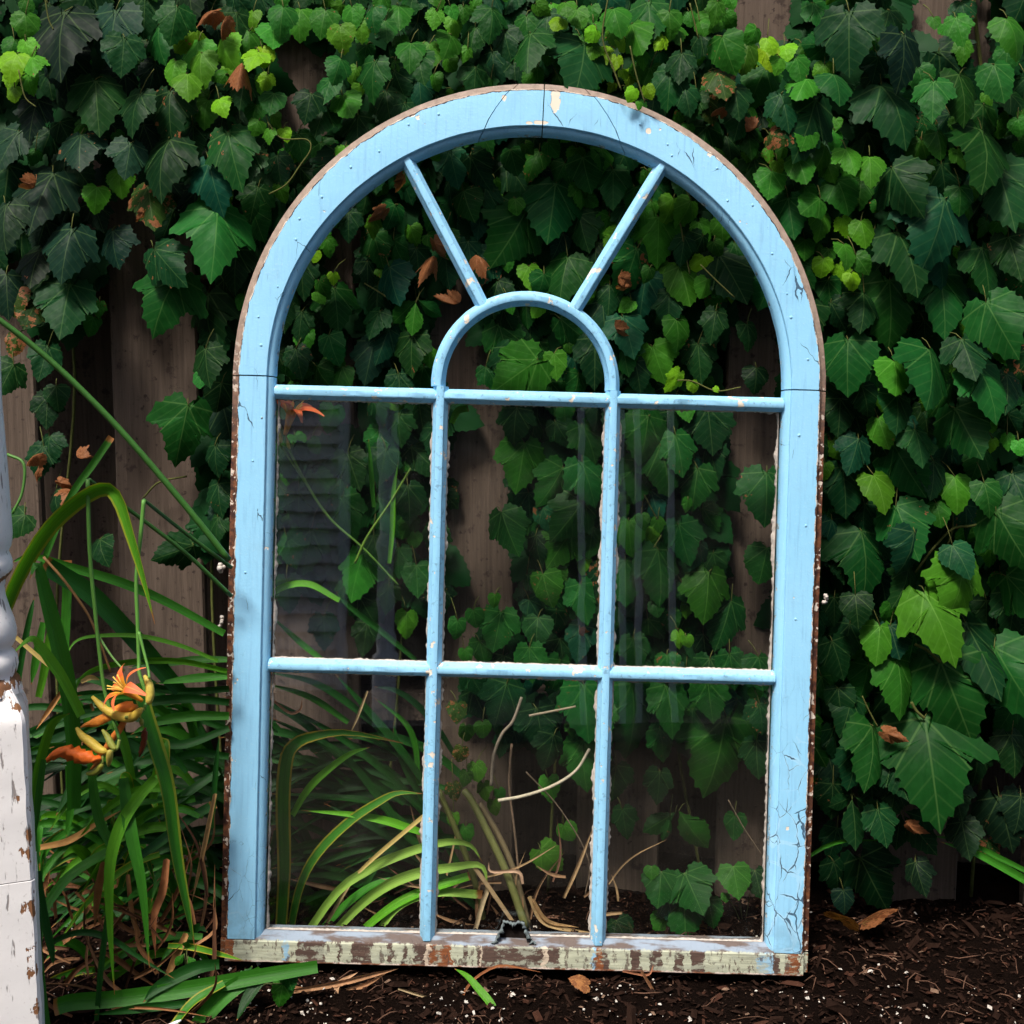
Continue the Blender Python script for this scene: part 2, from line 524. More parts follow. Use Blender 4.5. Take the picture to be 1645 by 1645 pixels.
def soil_mat():
    m = M("dark_potting_soil")
    co = m.coord()
    a = m.noise(co, 60.0, 6, 0.7)
    b = m.noise(co, 260.0, 4, 0.7)
    c = m.mix(a, (0.0015, 0.001, 0.0008), (0.013, 0.0072, 0.0052))
    c = m.mix(m.step(b, 0.64, 0.74), c, (0.05, 0.03, 0.022))
    return m.done(m.principled(c, 1.0, 0.02, m.bump(m.math('ADD', a, b), 1.0, 0.010)))


def color_mat(name, rough=0.8, spec=0.2, var=0.35, scale=60.0, trans=0.0):
    """plain rough matter coloured by the object colour"""
    m = M(name)
    oi = m.n("ObjectInfo")
    co = m.coord()
    nz = m.noise(co, scale, 4, 0.65)
    c = m.mix(1.0, oi.outputs["Color"], m.mix(nz, (1 - var,) * 3, (1 + var,) * 3), 'MULTIPLY')
    p = m.principled(c, rough, spec, m.bump(nz, 0.4, 0.003))
    if trans:
        tr = m.n("BsdfTranslucent", {"Color": c}).outputs[0]
        p = m.n("MixShader", {0: trans, 1: p, 2: tr}).outputs[0]
    return m.done(p)


def petal_mat():
    m = M("daylily_petal")
    uv = m.coord("UV")
    u, v, _ = m.sep(uv)
    c = m.ramp(v, [(0.0, (0.55, 0.50, 0.05)), (0.30, (0.85, 0.38, 0.03)), (0.50, (0.80, 0.13, 0.035)), (1.0, (0.78, 0.20, 0.08))])
    mid = m.math('SUBTRACT', 1.0, m.step(m.math('ABSOLUTE', m.math('SUBTRACT', u, 0.5)), 0.0, 0.09))
    c = m.mix(m.math('MULTIPLY', mid, 0.5), c, (0.90, 0.48, 0.10))
    ribs = m.noise(m.map(uv, (18, 1.5, 1)), 1.0, 3)
    c = m.mix(0.6, c, m.mix(ribs, (0.75, 0.7, 0.7), (1.2, 1.2, 1.2)), 'MULTIPLY')
    p = m.principled(c, 0.5, 0.3, m.bump(ribs, 0.3, 0.002))
    tr = m.n("BsdfTranslucent", {"Color": c}).outputs[0]
    return m.done(m.n("MixShader", {0: 0.3, 1: p, 2: tr}).outputs[0])


MAT_FRAME = blue_paint("blue_paint_frame", True)
MAT_BAR = blue_paint("blue_paint_bars", False)
MAT_RAIL = rail_mat()
MAT_LEAF = leaf_mat()
MAT_BLADE = blade_mat()
MAT_GLASS = glass_mat()
MAT_FENCE = fence_mat()
MAT_POST = post_mat()
MAT_SOIL = soil_mat()
MAT_PETAL = petal_mat()
MAT_PUTTY = simple_mat("old_putty", (0.40, 0.36, 0.32), 0.85, 0.75, 160, 0.2, 0.5)
MAT_STEM = color_mat("green_stem", 0.5, 0.35, 0.25, 40)
MAT_TWIG = color_mat("woody_twig", 0.85, 0.15, 0.45, 150)
MAT_DRY = color_mat("dry_leaf", 0.75, 0.2, 0.55, 90, 0.12)
MAT_CHIP = color_mat("mulch_chip", 0.95, 0.02, 0.4, 120)
MAT_PERL = simple_mat("perlite", (0.48, 0.44, 0.39), 0.85, 0.12, 200, 0.2, 0.3)
MAT_TAGW = simple_mat("white_tag", (0.78, 0.78, 0.80), 0.4, 0.04, 30, 0.4, 0.05)
MAT_METAL = simple_mat("dark_nail", (0.06, 0.06, 0.065), 0.4, 0.3, 200, 0.6, 0.1)

# ------------------------------------------------------------------ ground
rnd = random.Random(4)


def soil_z(x, y):
    base = 0.0105 - 0.026 * max(-0.9, min(0.9, x))
    n = mnoise.fractal(Vector((x * 9, y * 9, 0.3)), 1.0, 2.0, 4) * 0.010 + mnoise.fractal(Vector((x * 55, y * 55, 2.3)), 0.8, 2.1, 3) * 0.0050
    return base - 0.007 + n - (0.012 if abs(x) < 0.42 and 1.57 < y < 1.65 else 0.0)


g = MB()
g.add([(-60, -60, -0.06), (60, -60, -0.06), (60, 60, -0.06), (-60, 60, -0.06)], [(0, 1, 2, 3)])
m_g = simple_mat("ground_earth", (0.024, 0.019, 0.014), 0.95, 0.4, 6, 0.1, 0.5)
obj("ground", g.mesh("ground", m_g, False), kind="structure")
nx, ny = 330, 130
X0, X1, Y0, Y1 = -1.25, 1.25, 1.05, 2.2
vs, fs = [], []
for j in range(ny + 1):
    for i in range(nx + 1):
        x = X0 + (X1 - X0) * i / nx
        y = Y0 + (Y1 - Y0) * j / ny
        edge = min(1.0, (x - X0) / 0.08, (X1 - x) / 0.08, (y - Y0) / 0.08, (Y1 - y) / 0.08)
        vs.append((x, y, soil_z(x, y) if edge >= 1 else -0.08 + (soil_z(x, y) + 0.08) * max(0, edge)))
for j in range(ny):
    for i in range(nx):
        a = j * (nx + 1) + i
        fs.append((a, a + 1, a + nx + 2, a + nx + 1))
obj("soil_bed", mesh("soil_bed", vs, fs, MAT_SOIL), kind="structure")

# loose matter on the soil: bark shreds, straw, perlite
def rand_rot(r):
    return Matrix.Rotation(r.uniform(0, 6.28), 3, 'Z') @ Matrix.Rotation(r.gauss(0, 0.35), 3, 'X') @ Matrix.Rotation(r.gauss(0, 0.35), 3, 'Y')


def scatter(name, n, mat, color, size, aspect, thick, label, cat, lift=0.002, r=rnd, front=0.0, clump=False):
    mb = MB()
    for _ in range(n):
        x = r.uniform(-0.85, 0.85)
        y = r.uniform(1.36, 1.86) if r.random() > front else r.uniform(1.36, 1.58)
        if clump and mnoise.noise(Vector((x * 9, y * 9, 5))) + .35 * mnoise.noise(Vector((x * 40, y * 40, 5))) < r.uniform(-.25, .35):
            continue
        s = size * math.exp(r.gauss(0, 0.55))
        R = rand_rot(r)
        a, b, c = s * aspect * r.uniform(0.5, 1.3), s * r.uniform(0.6, 1.2), s * thick * r.uniform(0.5, 1.3)
        o = Vector((x, y, soil_z(x, y) + lift + c))
        k = r.uniform(-0.35, 0.35) * a
        pts = [(-a, -b * .6, 0), (a * .8, -b, 0), (a, b * .5, 0), (-a * .7, b, 0), (-a * .4, 0, c), (a * .5, k * .2, c), (0, 0, -c)]
        mb.add([o + R @ Vector(p) for p in pts],
               [(0, 1, 5, 4), (1, 2, 5), (2, 3, 4, 5), (3, 0, 4), (1, 0, 6), (2, 1, 6), (3, 2, 6), (0, 3, 6)])
    ob = obj(name, mb.mesh(name, mat, False), kind="stuff")
    ob.color = color
    return tag(ob, label, cat)


scatter("bark_mulch", 9000, MAT_CHIP, (0.016, 0.0085, 0.006, 1), 0.0016, 2.4, 0.5, "dark brown bark shreds strewn over the soil", "mulch")
scatter("red_mulch", 1500, MAT_CHIP, (0.045, 0.020, 0.013, 1), 0.0016, 2.2, 0.5, "reddish brown bark crumbs strewn over the soil", "mulch")
scatter("pale_mulch", 1300, MAT_CHIP, (0.15, 0.095, 0.065, 1), 0.0011, 1.5, 0.6, "light brown wood bits strewn over the soil", "mulch")
scatter("perlite_bits", 1500, MAT_PERL, (1, 1, 1, 1), 0.0012, 1.1, 0.8, "small white perlite grains dotting the dark soil", "perlite", 0.002, rnd, 0.75, True)
st = MB()
for _ in range(260):
    x, y = rnd.uniform(-0.85, 0.85), rnd.uniform(1.38, 1.86)
    an = rnd.uniform(0, 6.28)
    L = rnd.uniform(0.012, 0.05)
    d = Vector((math.cos(an), math.sin(an), 0)); q = Vector((-d.y, d.x, 0)) * rnd.gauss(0, 0.25)
    pts = [Vector((x, y, 0)) + d * (L * t) + q * (L * math.sin(3 * t)) for t in (0, .35, .7, 1)]
    pts = [Vector((p.x, p.y, soil_z(p.x, p.y) + 0.003 + 0.004 * math.sin(3 * t))) for p, t in zip(pts, (0, .35, .7, 1))]
    st.tube(pts, [rnd.uniform(0.0004, 0.0010)] * 4, 4)
o = obj("straw_fibres", st.mesh("straw_fibres", MAT_TWIG), kind="stuff")
o.color = (0.10, 0.052, 0.033, 1)
tag(o, "thin brown straw fibres lying across the soil", "straw")

# ------------------------------------------------------------------ fence
FY = 1.868
fence = thing("board_fence", "weathered brown board fence behind the ivy with gaps between boards", "fence", (0, FY, 0))


def board(name, x0, x1, y0, y1, z0, z1, seed):
    r = random.Random(seed)
    n = 26
    vs, fs = [], []
    prof = [(0, .004), (.004, 0), (.5, -.0006), (.996, 0), (1, .004), (1, 1), (0, 1)]
    for i in range(n + 1):
        z = z0 + (z1 - z0) * i / n
        dx = mnoise.noise(Vector((seed * 3.1, z * 2.2, 0))) * 0.002
        for u, v in prof:
            xx = x0 + (x1 - x0) * u if u <= 1 else x1
            if 0 < u < 1 and u < .1: xx = x0 + 0.003
            if .9 < u < 1: xx = x1 - 0.003
            yy = y0 + (v if v < .5 else (y1 - y0))
            e = mnoise.noise(Vector((seed + u * 4, z * 14, 7))) * 0.0012
            vs.append((xx + dx + e, yy, z))
    k = len(prof)
    for i in range(n):
        for j in range(k):
            fs.append((i * k + j, i * k + (j + 1) % k, (i + 1) * k + (j + 1) % k, (i + 1) * k + j))
    fs.append(tuple(reversed(range(k)))); fs.append(tuple(n * k + j for j in range(k)))
    return obj(name, mesh(name, vs, fs, MAT_FENCE, False), fence)


fronts = [(-1.105, -0.972), (-0.868, -0.735), (-0.617, -0.484), (-0.377, -0.242), (-0.128, 0.004), (0.106, 0.238), (0.331, 0.468), (0.586, 0.722), (0.832, 0.965), (1.07, 1.2)]
for i, (a, b) in enumerate(fronts):
    board("board", a, b, 0.0, 0.019, -0.12, 1.92, i + 1)
for i in range(len(fronts) - 1):
    a = fronts[i][1] - 0.064
    b = fronts[i + 1][0] + 0.064
    board("board", a, b, 0.150, 0.168, -0.14, 1.92, i + 40)
for z in (0.28, 0.98, 1.68):
    mb = MB(); mb.box(-1.15, 1.25, 0.0205, 0.1485, z, z + 0.045)
    obj("rail", mb.mesh("rail", MAT_FENCE, False), fence)

# ------------------------------------------------------------------ arched window sash
LEAN, ROLL = math.radians(-5.8), math.radians(1.5)
ORI = Vector((0.00565, 1.594, 0.0108))
RS = Matrix.Rotation(LEAN, 3, 'X') @ Matrix.Rotation(ROLL, 3, 'Y')
sash = thing("arched_window", "arched window sash with chipped sky-blue paint leaning against the fence", "window", ORI, RS.to_euler())
CX, CZ = -0.003, 0.818
# cross-section of the frame: (x radius, z radius, depth); outside to inside
PROF = [(.4125, .4135, .036), (.4125, .4135, .0105), (.4080, .409, .0098), (.4038, .4045, .0092), (.4035, .4042, .0016), (.4018, .4025, .0), (.396, .3965, -.0003), (.383, .3815, -.0003), (.371, .3665, -.0002),
        (.3640, .3540, .0), (.3630, .3530, .0012), (.3627, .3526, .0042), (.3600, .350, .0052), (.3570, .347, .0075), (.3545, .3448, .0108), (.3535, .3438, .0150), (.3530, .3434, .0222),
        (.3600, .3504, .0226), (.3600, .3504, .036)]
WEAR = [0, .0005, .0035, .0065, .0085, .0105, .0175, .03, .03, .03, .03, .03, .03, .03, .03, .03, .03, .03, .0]


def jit(p, s=0.00035):
    q = Vector(p) * 70
    return Vector((p[0] + mnoise.noise(q) * s, p[1] + mnoise.noise(q + Vector((9, 0, 0))) * s, p[2] + mnoise.noise(q + Vector((0, 9, 0))) * s))


def sweep_mesh(name, rows, mat, wear=None, close=True):
    k = len(rows[0])
    vs = [jit(p) for r in rows for p in r]
    fs = []
    for i in range(len(rows) - 1):
        for j in range(k):
            fs.append((i * k + j, (i + 1) * k + j, (i + 1) * k + (j + 1) % k, i * k + (j + 1) % k))
    fs.append(tuple(range(k)))
    fs.append(tuple((len(rows) - 1) * k + j for j in reversed(range(k))))
    at = {"wear": [w for _ in rows for w in wear], "inner": [(1.0 if i in (15, 16) else 0.0) for _ in rows for i in range(len(wear))]} if wear else None
    me = mesh(name, vs, fs, mat, True, at)
    me.set_sharp_from_angle(angle=math.radians(28))
    return me


def arc_segment(a_in0, a_out0, a_in1, a_out1, gap=0.0007):
    rows = []
    n = 30
    for i in range(n + 1):
        t = i / n
        row = []
        for (rx, rz, d) in PROF:
            f = (rx - 0.353) / 0.06
            f = max(0, min(1, f))
            a0 = a_in0 + (a_out0 - a_in0) * f - math.degrees(gap / rx)
            a1 = a_in1 + (a_out1 - a_in1) * f + math.degrees(gap / rx)
            a = math.radians(a0 + (a1 - a0) * t)
            row.append((CX + rx * math.cos(a), d, CZ + rz * math.sin(a)))
        rows.append(row)
    return sweep_mesh("arch_segment", rows, MAT_FRAME, WEAR)


for args in ((180, 180, 103.0, 93.6), (103.0, 93.6, 88.6, 88.6), (88.6, 88.6, 69.4, 80.8), (69.4, 80.8, 0, 0)):
    obj("arch_segment", arc_segment(*args), sash)
for sgn in (-1, 1):
    rows = []
    n = 60
    for i in range(n + 1):
        z = 0.0325 + (CZ - 0.0012 - 0.0325) * i / n
        rows.append([(CX + sgn * rx, d, z) for rx, rz, d in PROF])
    if sgn > 0:
        rows.reverse()
    obj("stile", sweep_mesh("stile", rows, MAT_FRAME, WEAR), sash)

# bottom rail, its ends stepped back like the rest of the outer edge
rows = []
for i in range(121):
    x = -0.4070 + 0.808 * i / 120
    e = mnoise.noise(Vector((x * 40, 0, 3))) * 0.0008
    rows.append([(x, .0008, .0002 + e), (x, -.0004, .0016 + e), (x, -.0006, .015), (x, -.0002, .0295), (x, .0012, .0314), (x, .0065, .0345), (x, .0120, .0392), (x, .0150, .0402), (x, .0222, .0408), (x, .036, .0408), (x, .036, .0002)])
obj("bottom_rail", sweep_mesh("bottom_rail", rows, MAT_RAIL), sash)
for xa, xb in ((-0.4155, -0.4078), (0.4018, 0.4095)):
    rows = [[(xa + (xb - xa) * t, .0095, .0025), (xa + (xb - xa) * t, .009, .03), (xa + (xb - xa) * t, .036, .03), (xa + (xb - xa) * t, .036, .0025)] for t in (0, .5, 1)]
    obj("rail_end", sweep_mesh("rail_end", rows, MAT_RAIL), sash)

# muntins
SEC = [(-.0105, .0222), (-.0105, .0150), (-.0098, .0128), (-.0072, .0098), (-.0056, .0062), (-.0050, .0040), (-.0034, .0032), (.0034, .0032), (.0050, .0040), (.0056, .0062), (.0072, .0098), (.0098, .0128), (.0105, .0150), (.0105, .0222), (.003, .0226), (.003, .031), (-.003, .031), (-.003, .0226)]


def bar(name, pts, width=1.0, dy=0.0, parent=sash, seg=None):
    """sweep the muntin section along a polyline of (x, z)"""
    pts = [Vector((p[0], 0, p[1])) for p in pts]
    rows = []
    k = len(pts)
    for i, p in enumerate(pts):
        t = (pts[min(i + 1, k - 1)] - pts[max(0, i - 1)]).normalized()
        nrm = Vector((t.z, 0, -t.x))
        rows.append([p + nrm * (u * width) + Vector((0, d + dy, 0)) for u, d in SEC])
    return obj(name, sweep_mesh(name, rows, MAT_BAR), parent)


def lin(a, b, n=24):
    return [(a[0] + (b[0] - a[0]) * i / n, a[1] + (b[1] - a[1]) * i / n) for i in range(n + 1)]


VX = (-0.126, 0.1145)
for vx in VX:
    bar("vertical_bar", lin((vx, 0.0350), (vx, 0.8105), 40))
for z in (0.4150, 0.7975):
    bar("horizontal_bar", lin((-0.3568, z), (0.3508, z), 50), 0.95, 0.0012)
ACX, ACZ, AR = -0.0085, 0.8150, 0.1215
arc = [(ACX + AR * math.cos(math.radians(a)), ACZ + AR * 1.0 * math.sin(math.radians(a))) for a in [182 - 4 * i for i in range(47)]]
bar("small_arch_bar", arc, 0.95, 0.0006)
bar("spoke_bar", lin((-0.0690, 0.9215), (-0.1845, 1.1290)), 0.92, 0.0012)
bar("spoke_bar", lin((0.0570, 0.9215), (0.1775, 1.1310)), 0.92, 0.0012)

# panes with crumbling putty
xs = [(-0.353, -0.1365), (-0.1155, 0.1040), (0.1250, 0.3470)]
zs = [(0.0410, 0.4050), (0.4250, 0.7880)]
for zi, (za, zb) in enumerate(zs):
    for xi, (xa, xb) in enumerate(xs):
        mb = MB(); mb.box(xa - 0.0045, xb + 0.0045, 0.0232, 0.0258, za - (0.0045 if zi else -0.0003), zb + 0.0045)
        pn = obj("pane", mb.mesh("pane", MAT_GLASS, False), sash)
        pb = MB()
        r = random.Random(xi * 7 + zi)

        def strip(p0, p1, inn, wid):
            n = 110
            d = Vector(p1) - Vector(p0)
            vs, fs = [], []
            sd = r.uniform(0, 50)
            for i in range(n + 1):
                t = i / n
                p = Vector(p0) + d * t
                w = wid * max(0.10, 0.60 + 1.2 * mnoise.noise(Vector((t * 11 + sd, sd, 0))) + 1.0 * mnoise.noise(Vector((t * 60, sd, 4))))
                q = p + Vector(inn) * w
                vs += [(p.x, .0170, p.y), (p.x + inn[0] * w * .5, .0185, p.y + inn[1] * w * .5), (q.x, .0214, q.y), (q.x, .0229, q.y), (p.x, .0229, p.y)]
            for i in range(n):
                for j in range(4):
                    fs.append((i * 5 + j, i * 5 + 5 + j, i * 5 + 6 + j, i * 5 + j + 1))
            pb.add(vs, fs)
        strip((xa, za), (xa, zb), (1, 0), .0031)
        strip((xb, zb), (xb, za), (-1, 0), .0029)
        strip((xa, za), (xb, za), (0, 1), .0013)
        strip((xb, zb), (xa, zb), (0, -1), .0026)
        obj("putty", pb.mesh("putty", MAT_PUTTY), pn)

# curled-up flake of paint and the dark hollow in the middle of the rail
fl = MB()
out2_ = [(-.0365, .0355), (-.0315, .037), (-.0265, .047), (-.0225, .0575), (-.0195, .0650), (-.012, .0658), (-.006, .0628), (.001, .0655), (.010, .0640), (.0125, .0560), (.0175, .0465), (.0225, .0385), (.0275, .0365)]
out2 = []
for i in range(61):
    t = i / 60 * (len(out2_) - 1); j = min(int(t), len(out2_) - 2); u = t - j
    x = out2_[j][0] * (1 - u) + out2_[j + 1][0] * u; z = out2_[j][1] * (1 - u) + out2_[j + 1][1] * u
    out2.append((x + mnoise.noise(Vector((i * .47, 1, 0))) * .0022, z + mnoise.noise(Vector((i * .41, 8, 0))) * .0026))
k = len(out2)
for (ya, yb, off) in ((0.002, 0.013, 0.0),):
    vs, fs = [], []
    for i, (x, z) in enumerate(out2):
        jx = mnoise.noise(Vector((i * .6, 0, 0))) * .0022
        inn = Vector((-(x + .005), 0, -.02)).normalized() * (.0040 + .006 * mnoise.noise(Vector((i * .33, 5, 0))))
        vs += [(x + jx, ya + mnoise.noise(Vector((i * .5, 3, 0))) * .005, z), (x, yb, z - .002), (x + inn.x, yb, z - .002 + inn.z), (x + jx + inn.x, ya + .0006, z + inn.z)]
    for i in range(k - 1):
        for j in range(4):
            fs.append((i * 4 + j, i * 4 + (j + 1) % 4, i * 4 + 4 + (j + 1) % 4, i * 4 + 4 + j))
    fl.add(vs, fs)
o = obj("lifted_paint_flake", fl.mesh("flake", simple_mat("curled_flake", (0.13, 0.16, 0.165), 0.9, 0.85, 160, 0.2, 0.6)), sash)
o["label"] = "curled flake of weathered paint over a dark hollow"
hb = MB()
poly = [(-.030, .0370), (-.0245, .049), (-.0200, .060), (-.0185, .0632), (.0095, .0622), (.0115, .0550), (.0165, .0455), (.0215, .0375)]
n = len(poly)
hb.add([(x, .0125, z) for x, z in poly] + [(x, .0165, z) for x, z in poly], [tuple(range(n)), tuple(range(2 * n - 1, n - 1, -1))] + [(i, i + n, (i + 1) % n + n, (i + 1) % n) for i in range(n)])
obj("hollow_back", hb.mesh("hollow", simple_mat("hollow_shade_wood", (0.012, 0.009, 0.008), 0.95, 0.4, 150, 0.05, 0.5), False), sash)  # wooden back plate, its near-black colour standing for shade in the hollow

# nail heads under the paint
nb = MB()
rr = random.Random(12)
spots_ = [(-0.375, .86), (-.372, .76), (-.383, .70), (.372, .755), (.381, .86), (-.39, .545), (.385, .63), (.375, .50)]
for a in (168, 160, 152, 147, 139, 131, 126, 118, 112, 70, 62, 58, 52, 44, 38, 31, 22, 15):
    q = math.radians(a + rr.uniform(-2, 2)); rad = rr.uniform(.368, .394)
    spots_.append((CX + rad * math.cos(q), CZ + rad * math.sin(q)))
for x, z in spots_:
    s = rr.uniform(.0017, .0030)
    vs = [(x, -.0014, z)]
    for ring, (r_, d) in enumerate(((.6, -.0010), (1.0, .0003))):
        for j in range(10):
            vs.append((x + s * r_ * math.cos(j * .628), d, z + s * r_ * math.sin(j * .628)))
    fs = [(0, 1 + j, 1 + (j + 1) % 10) for j in range(10)] + [(1 + j, 11 + j, 11 + (j + 1) % 10, 1 + (j + 1) % 10) for j in range(10)]
    nb.add(vs, fs)
o = obj("nail_heads", nb.mesh("nail_heads", MAT_BAR), sash, kind="stuff")
# crumbs of dried filler on the outer edge
for (px, py, s) in ((354, 912, .0075), (357, 998, .006), (1324, 962, .006)):
    w = P(px, py, 1.66)
    lp = RS.inverted() @ (w - ORI)
    mb = MB()
    for q in range(7):
        c = Vector((lp.x, .012, lp.z)) + Vector((rr.uniform(-1, 1) * .4, rr.uniform(-.5, .5), rr.uniform(-1, 1))) * s
        r_ = s * rr.uniform(.35, .6)
        vs = [c + Vector((math.cos(a) * math.cos(b), math.sin(a) * math.cos(b), math.sin(b))) * (r_ * rr.uniform(.8, 1.2)) for b in (-.8, 0, .8) for a in [i * 1.047 for i in range(6)]]
        fs = [(i * 6 + j, i * 6 + (j + 1) % 6, i * 6 + 6 + (j + 1) % 6, i * 6 + 6 + j) for i in range(2) for j in range(6)] + [tuple(range(5, -1, -1)), tuple(range(12, 18))]
        mb.add(vs, fs)
    obj("filler_crumb", mb.mesh("filler_crumb", MAT_PERL), sash)

# ------------------------------------------------------------------ ivy
def leaf_outline(kind, r):
    if kind == 0:      # mature, three shallow lobes
        h = [(0, 0), (.06, -.07), (.18, -.16), (.33, -.15), (.45, -.05), (.54, .08), (.60, .24), (.66, .46), (.52, .47), (.43, .52), (.39, .64), (.30, .78), (.15, .92), (0, 1.07)]
    elif kind == 1:    # broad maple-like, deep lobes
        h = [(0, 0), (.08, -.08), (.22, -.18), (.38, -.15), (.50, -.02), (.63, .14), (.76, .42), (.58, .41), (.42, .46), (.40, .56), (.36, .68), (.25, .84), (.11, .96), (0, 1.10)]
    elif kind == 2:    # young, heart shaped
        h = [(0, 0), (.08, -.08), (.22, -.14), (.38, -.09), (.47, .05), (.50, .20), (.48, .36), (.43, .50), (.35, .64), (.24, .78), (.12, .90), (0, 1.0)]
    elif kind == 3:    # small round, bluntly toothed
        h = [(0, 0), (.09, -.09), (.26, -.12), (.42, -.02), (.50, .16), (.52, .34), (.46, .52), (.34, .68), (.18, .82), (0, .92)]
    else:              # single leaflet
        h = [(0, 0), (.06, .10), (.15, .22), (.25, .36), (.31, .50), (.30, .62), (.24, .75), (.14, .88), (0, 1.02)]
    amp = {0: .046, 1: .050, 2: .036, 3: .036, 4: .03}[kind]

    def half(sg):
        out = []
        hh = [Vector((x * (1 + r.gauss(0, .05)), y + r.gauss(0, .018), 0)) if 0 < i < len(h) - 1 else Vector((x, y, 0)) for i, (x, y) in enumerate(h)]
        for i in range(len(hh) - 1):
            a, b = hh[i], hh[i + 1]
            out.append(a)
            if 1 <= i < len(hh) - 2:
                mid = a.lerp(b, 0.62)
                d = (b - a)
                nn = Vector((d.y, -d.x, 0)).normalized()
                out.append(a.lerp(b, .30) - nn * amp * .15)
                out.append(mid + nn * amp * r.uniform(.6, 1.25) + d * .12)
        return [Vector((p.x * sg, p.y, 0)) for p in out]
    R = half(1) + [Vector((0, h[-1][1], 0))]
    Lh = half(-1)[1:]
    return R + list(reversed(Lh))


LEAVES = {}
lr = random.Random(21)
for kind in range(5):
    LEAVES[kind] = []
    for var in range(10):
        ol = leaf_outline(kind, lr)
        fold, cup, droop, wav, ph = lr.uniform(.04, .42), lr.uniform(.0, .30), lr.uniform(.05, .55), lr.uniform(.012, .040), lr.uniform(0, 6)
        ctr = Vector((0, .20, 0))
        tw = lr.uniform(-.25, .25)

        def lift(p):
            z = -fold * abs(p.x) * .8 + (-cup) * (p.x * p.x + (p.y - .4) ** 2) - droop * max(0, p.y - .25) ** 2 * .9 + tw * p.x * p.y * .5
            a = math.atan2(p.x, p.y - .1)
            z += wav * math.sin(a * 5 + ph) * p.length
            return Vector((p.x, p.y, z))
        n = len(ol)
        vs = [lift(ctr)]
        for s_ in (.34, .70, 1.0):
            for p in ol:
                q = ctr.lerp(p, s_)
                vs.append(lift(q))
        fs = [(0, 1 + j, 1 + (j + 1) % n) for j in range(n)]
        for ring in range(2):
            b0, b1 = 1 + ring * n, 1 + (ring + 1) * n
            fs += [(b0 + j, b1 + j, b1 + (j + 1) % n, b0 + (j + 1) % n) for j in range(n)]
        # leaf outline runs clockwise from +x: flip so +Z is the upper side
        me = mesh("ivy_leaf_%d_%d" % (kind, var), vs, [tuple(reversed(f)) for f in fs], MAT_LEAF)
        LEAVES[kind].append(me)

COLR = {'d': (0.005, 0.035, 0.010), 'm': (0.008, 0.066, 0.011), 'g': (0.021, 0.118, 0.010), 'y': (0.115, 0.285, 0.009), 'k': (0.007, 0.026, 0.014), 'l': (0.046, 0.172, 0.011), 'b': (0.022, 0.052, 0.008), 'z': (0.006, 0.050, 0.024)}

VINES = []
vine_specs = [
    (-400, 345, "ivy", "dark green ivy on the fence between white post and blue window"),
    (345, 700, "ivy", "ivy behind the left third of the arched window, rising above its shoulder"),
    (700, 1000, "ivy", "ivy filling the middle of the fanlight and the fence above it"),
    (1000, 1262, "ivy", "ivy behind the right third of the arched window, large leaves low down"),
    (1262, 1462, "ivy", "dense ivy curtain on the fence hugging the right stile of the window"),
    (1462, 2000, "ivy", "ivy with the largest leaves on the fence at the far right of the photo"),
]
for (a, b, cat, lab) in vine_specs:
    c = P((max(a, -40) + min(b, 1690)) / 2, 1440, 1.84)
    v = thing("ivy_vine", lab, cat, (c.x, 1.84, 0.0), None, "ivy growing over the fence")
    VINES.append((a, b, v, []))       # last: stem tubes (pts, r)


def vine_for(px):
    for a, b, v, s in VINES:
        if a <= px < b:
            return v, s
    return VINES[-1][2], VINES[-1][3]


pr = random.Random(77)
placed = []        # px, py, radius px


def inside_window(px, py):
    return 330 < px < 1355 and py > 40 and not ((px - 849) ** 2 + (py - 612) ** 2 > 545 ** 2 and py < 612)


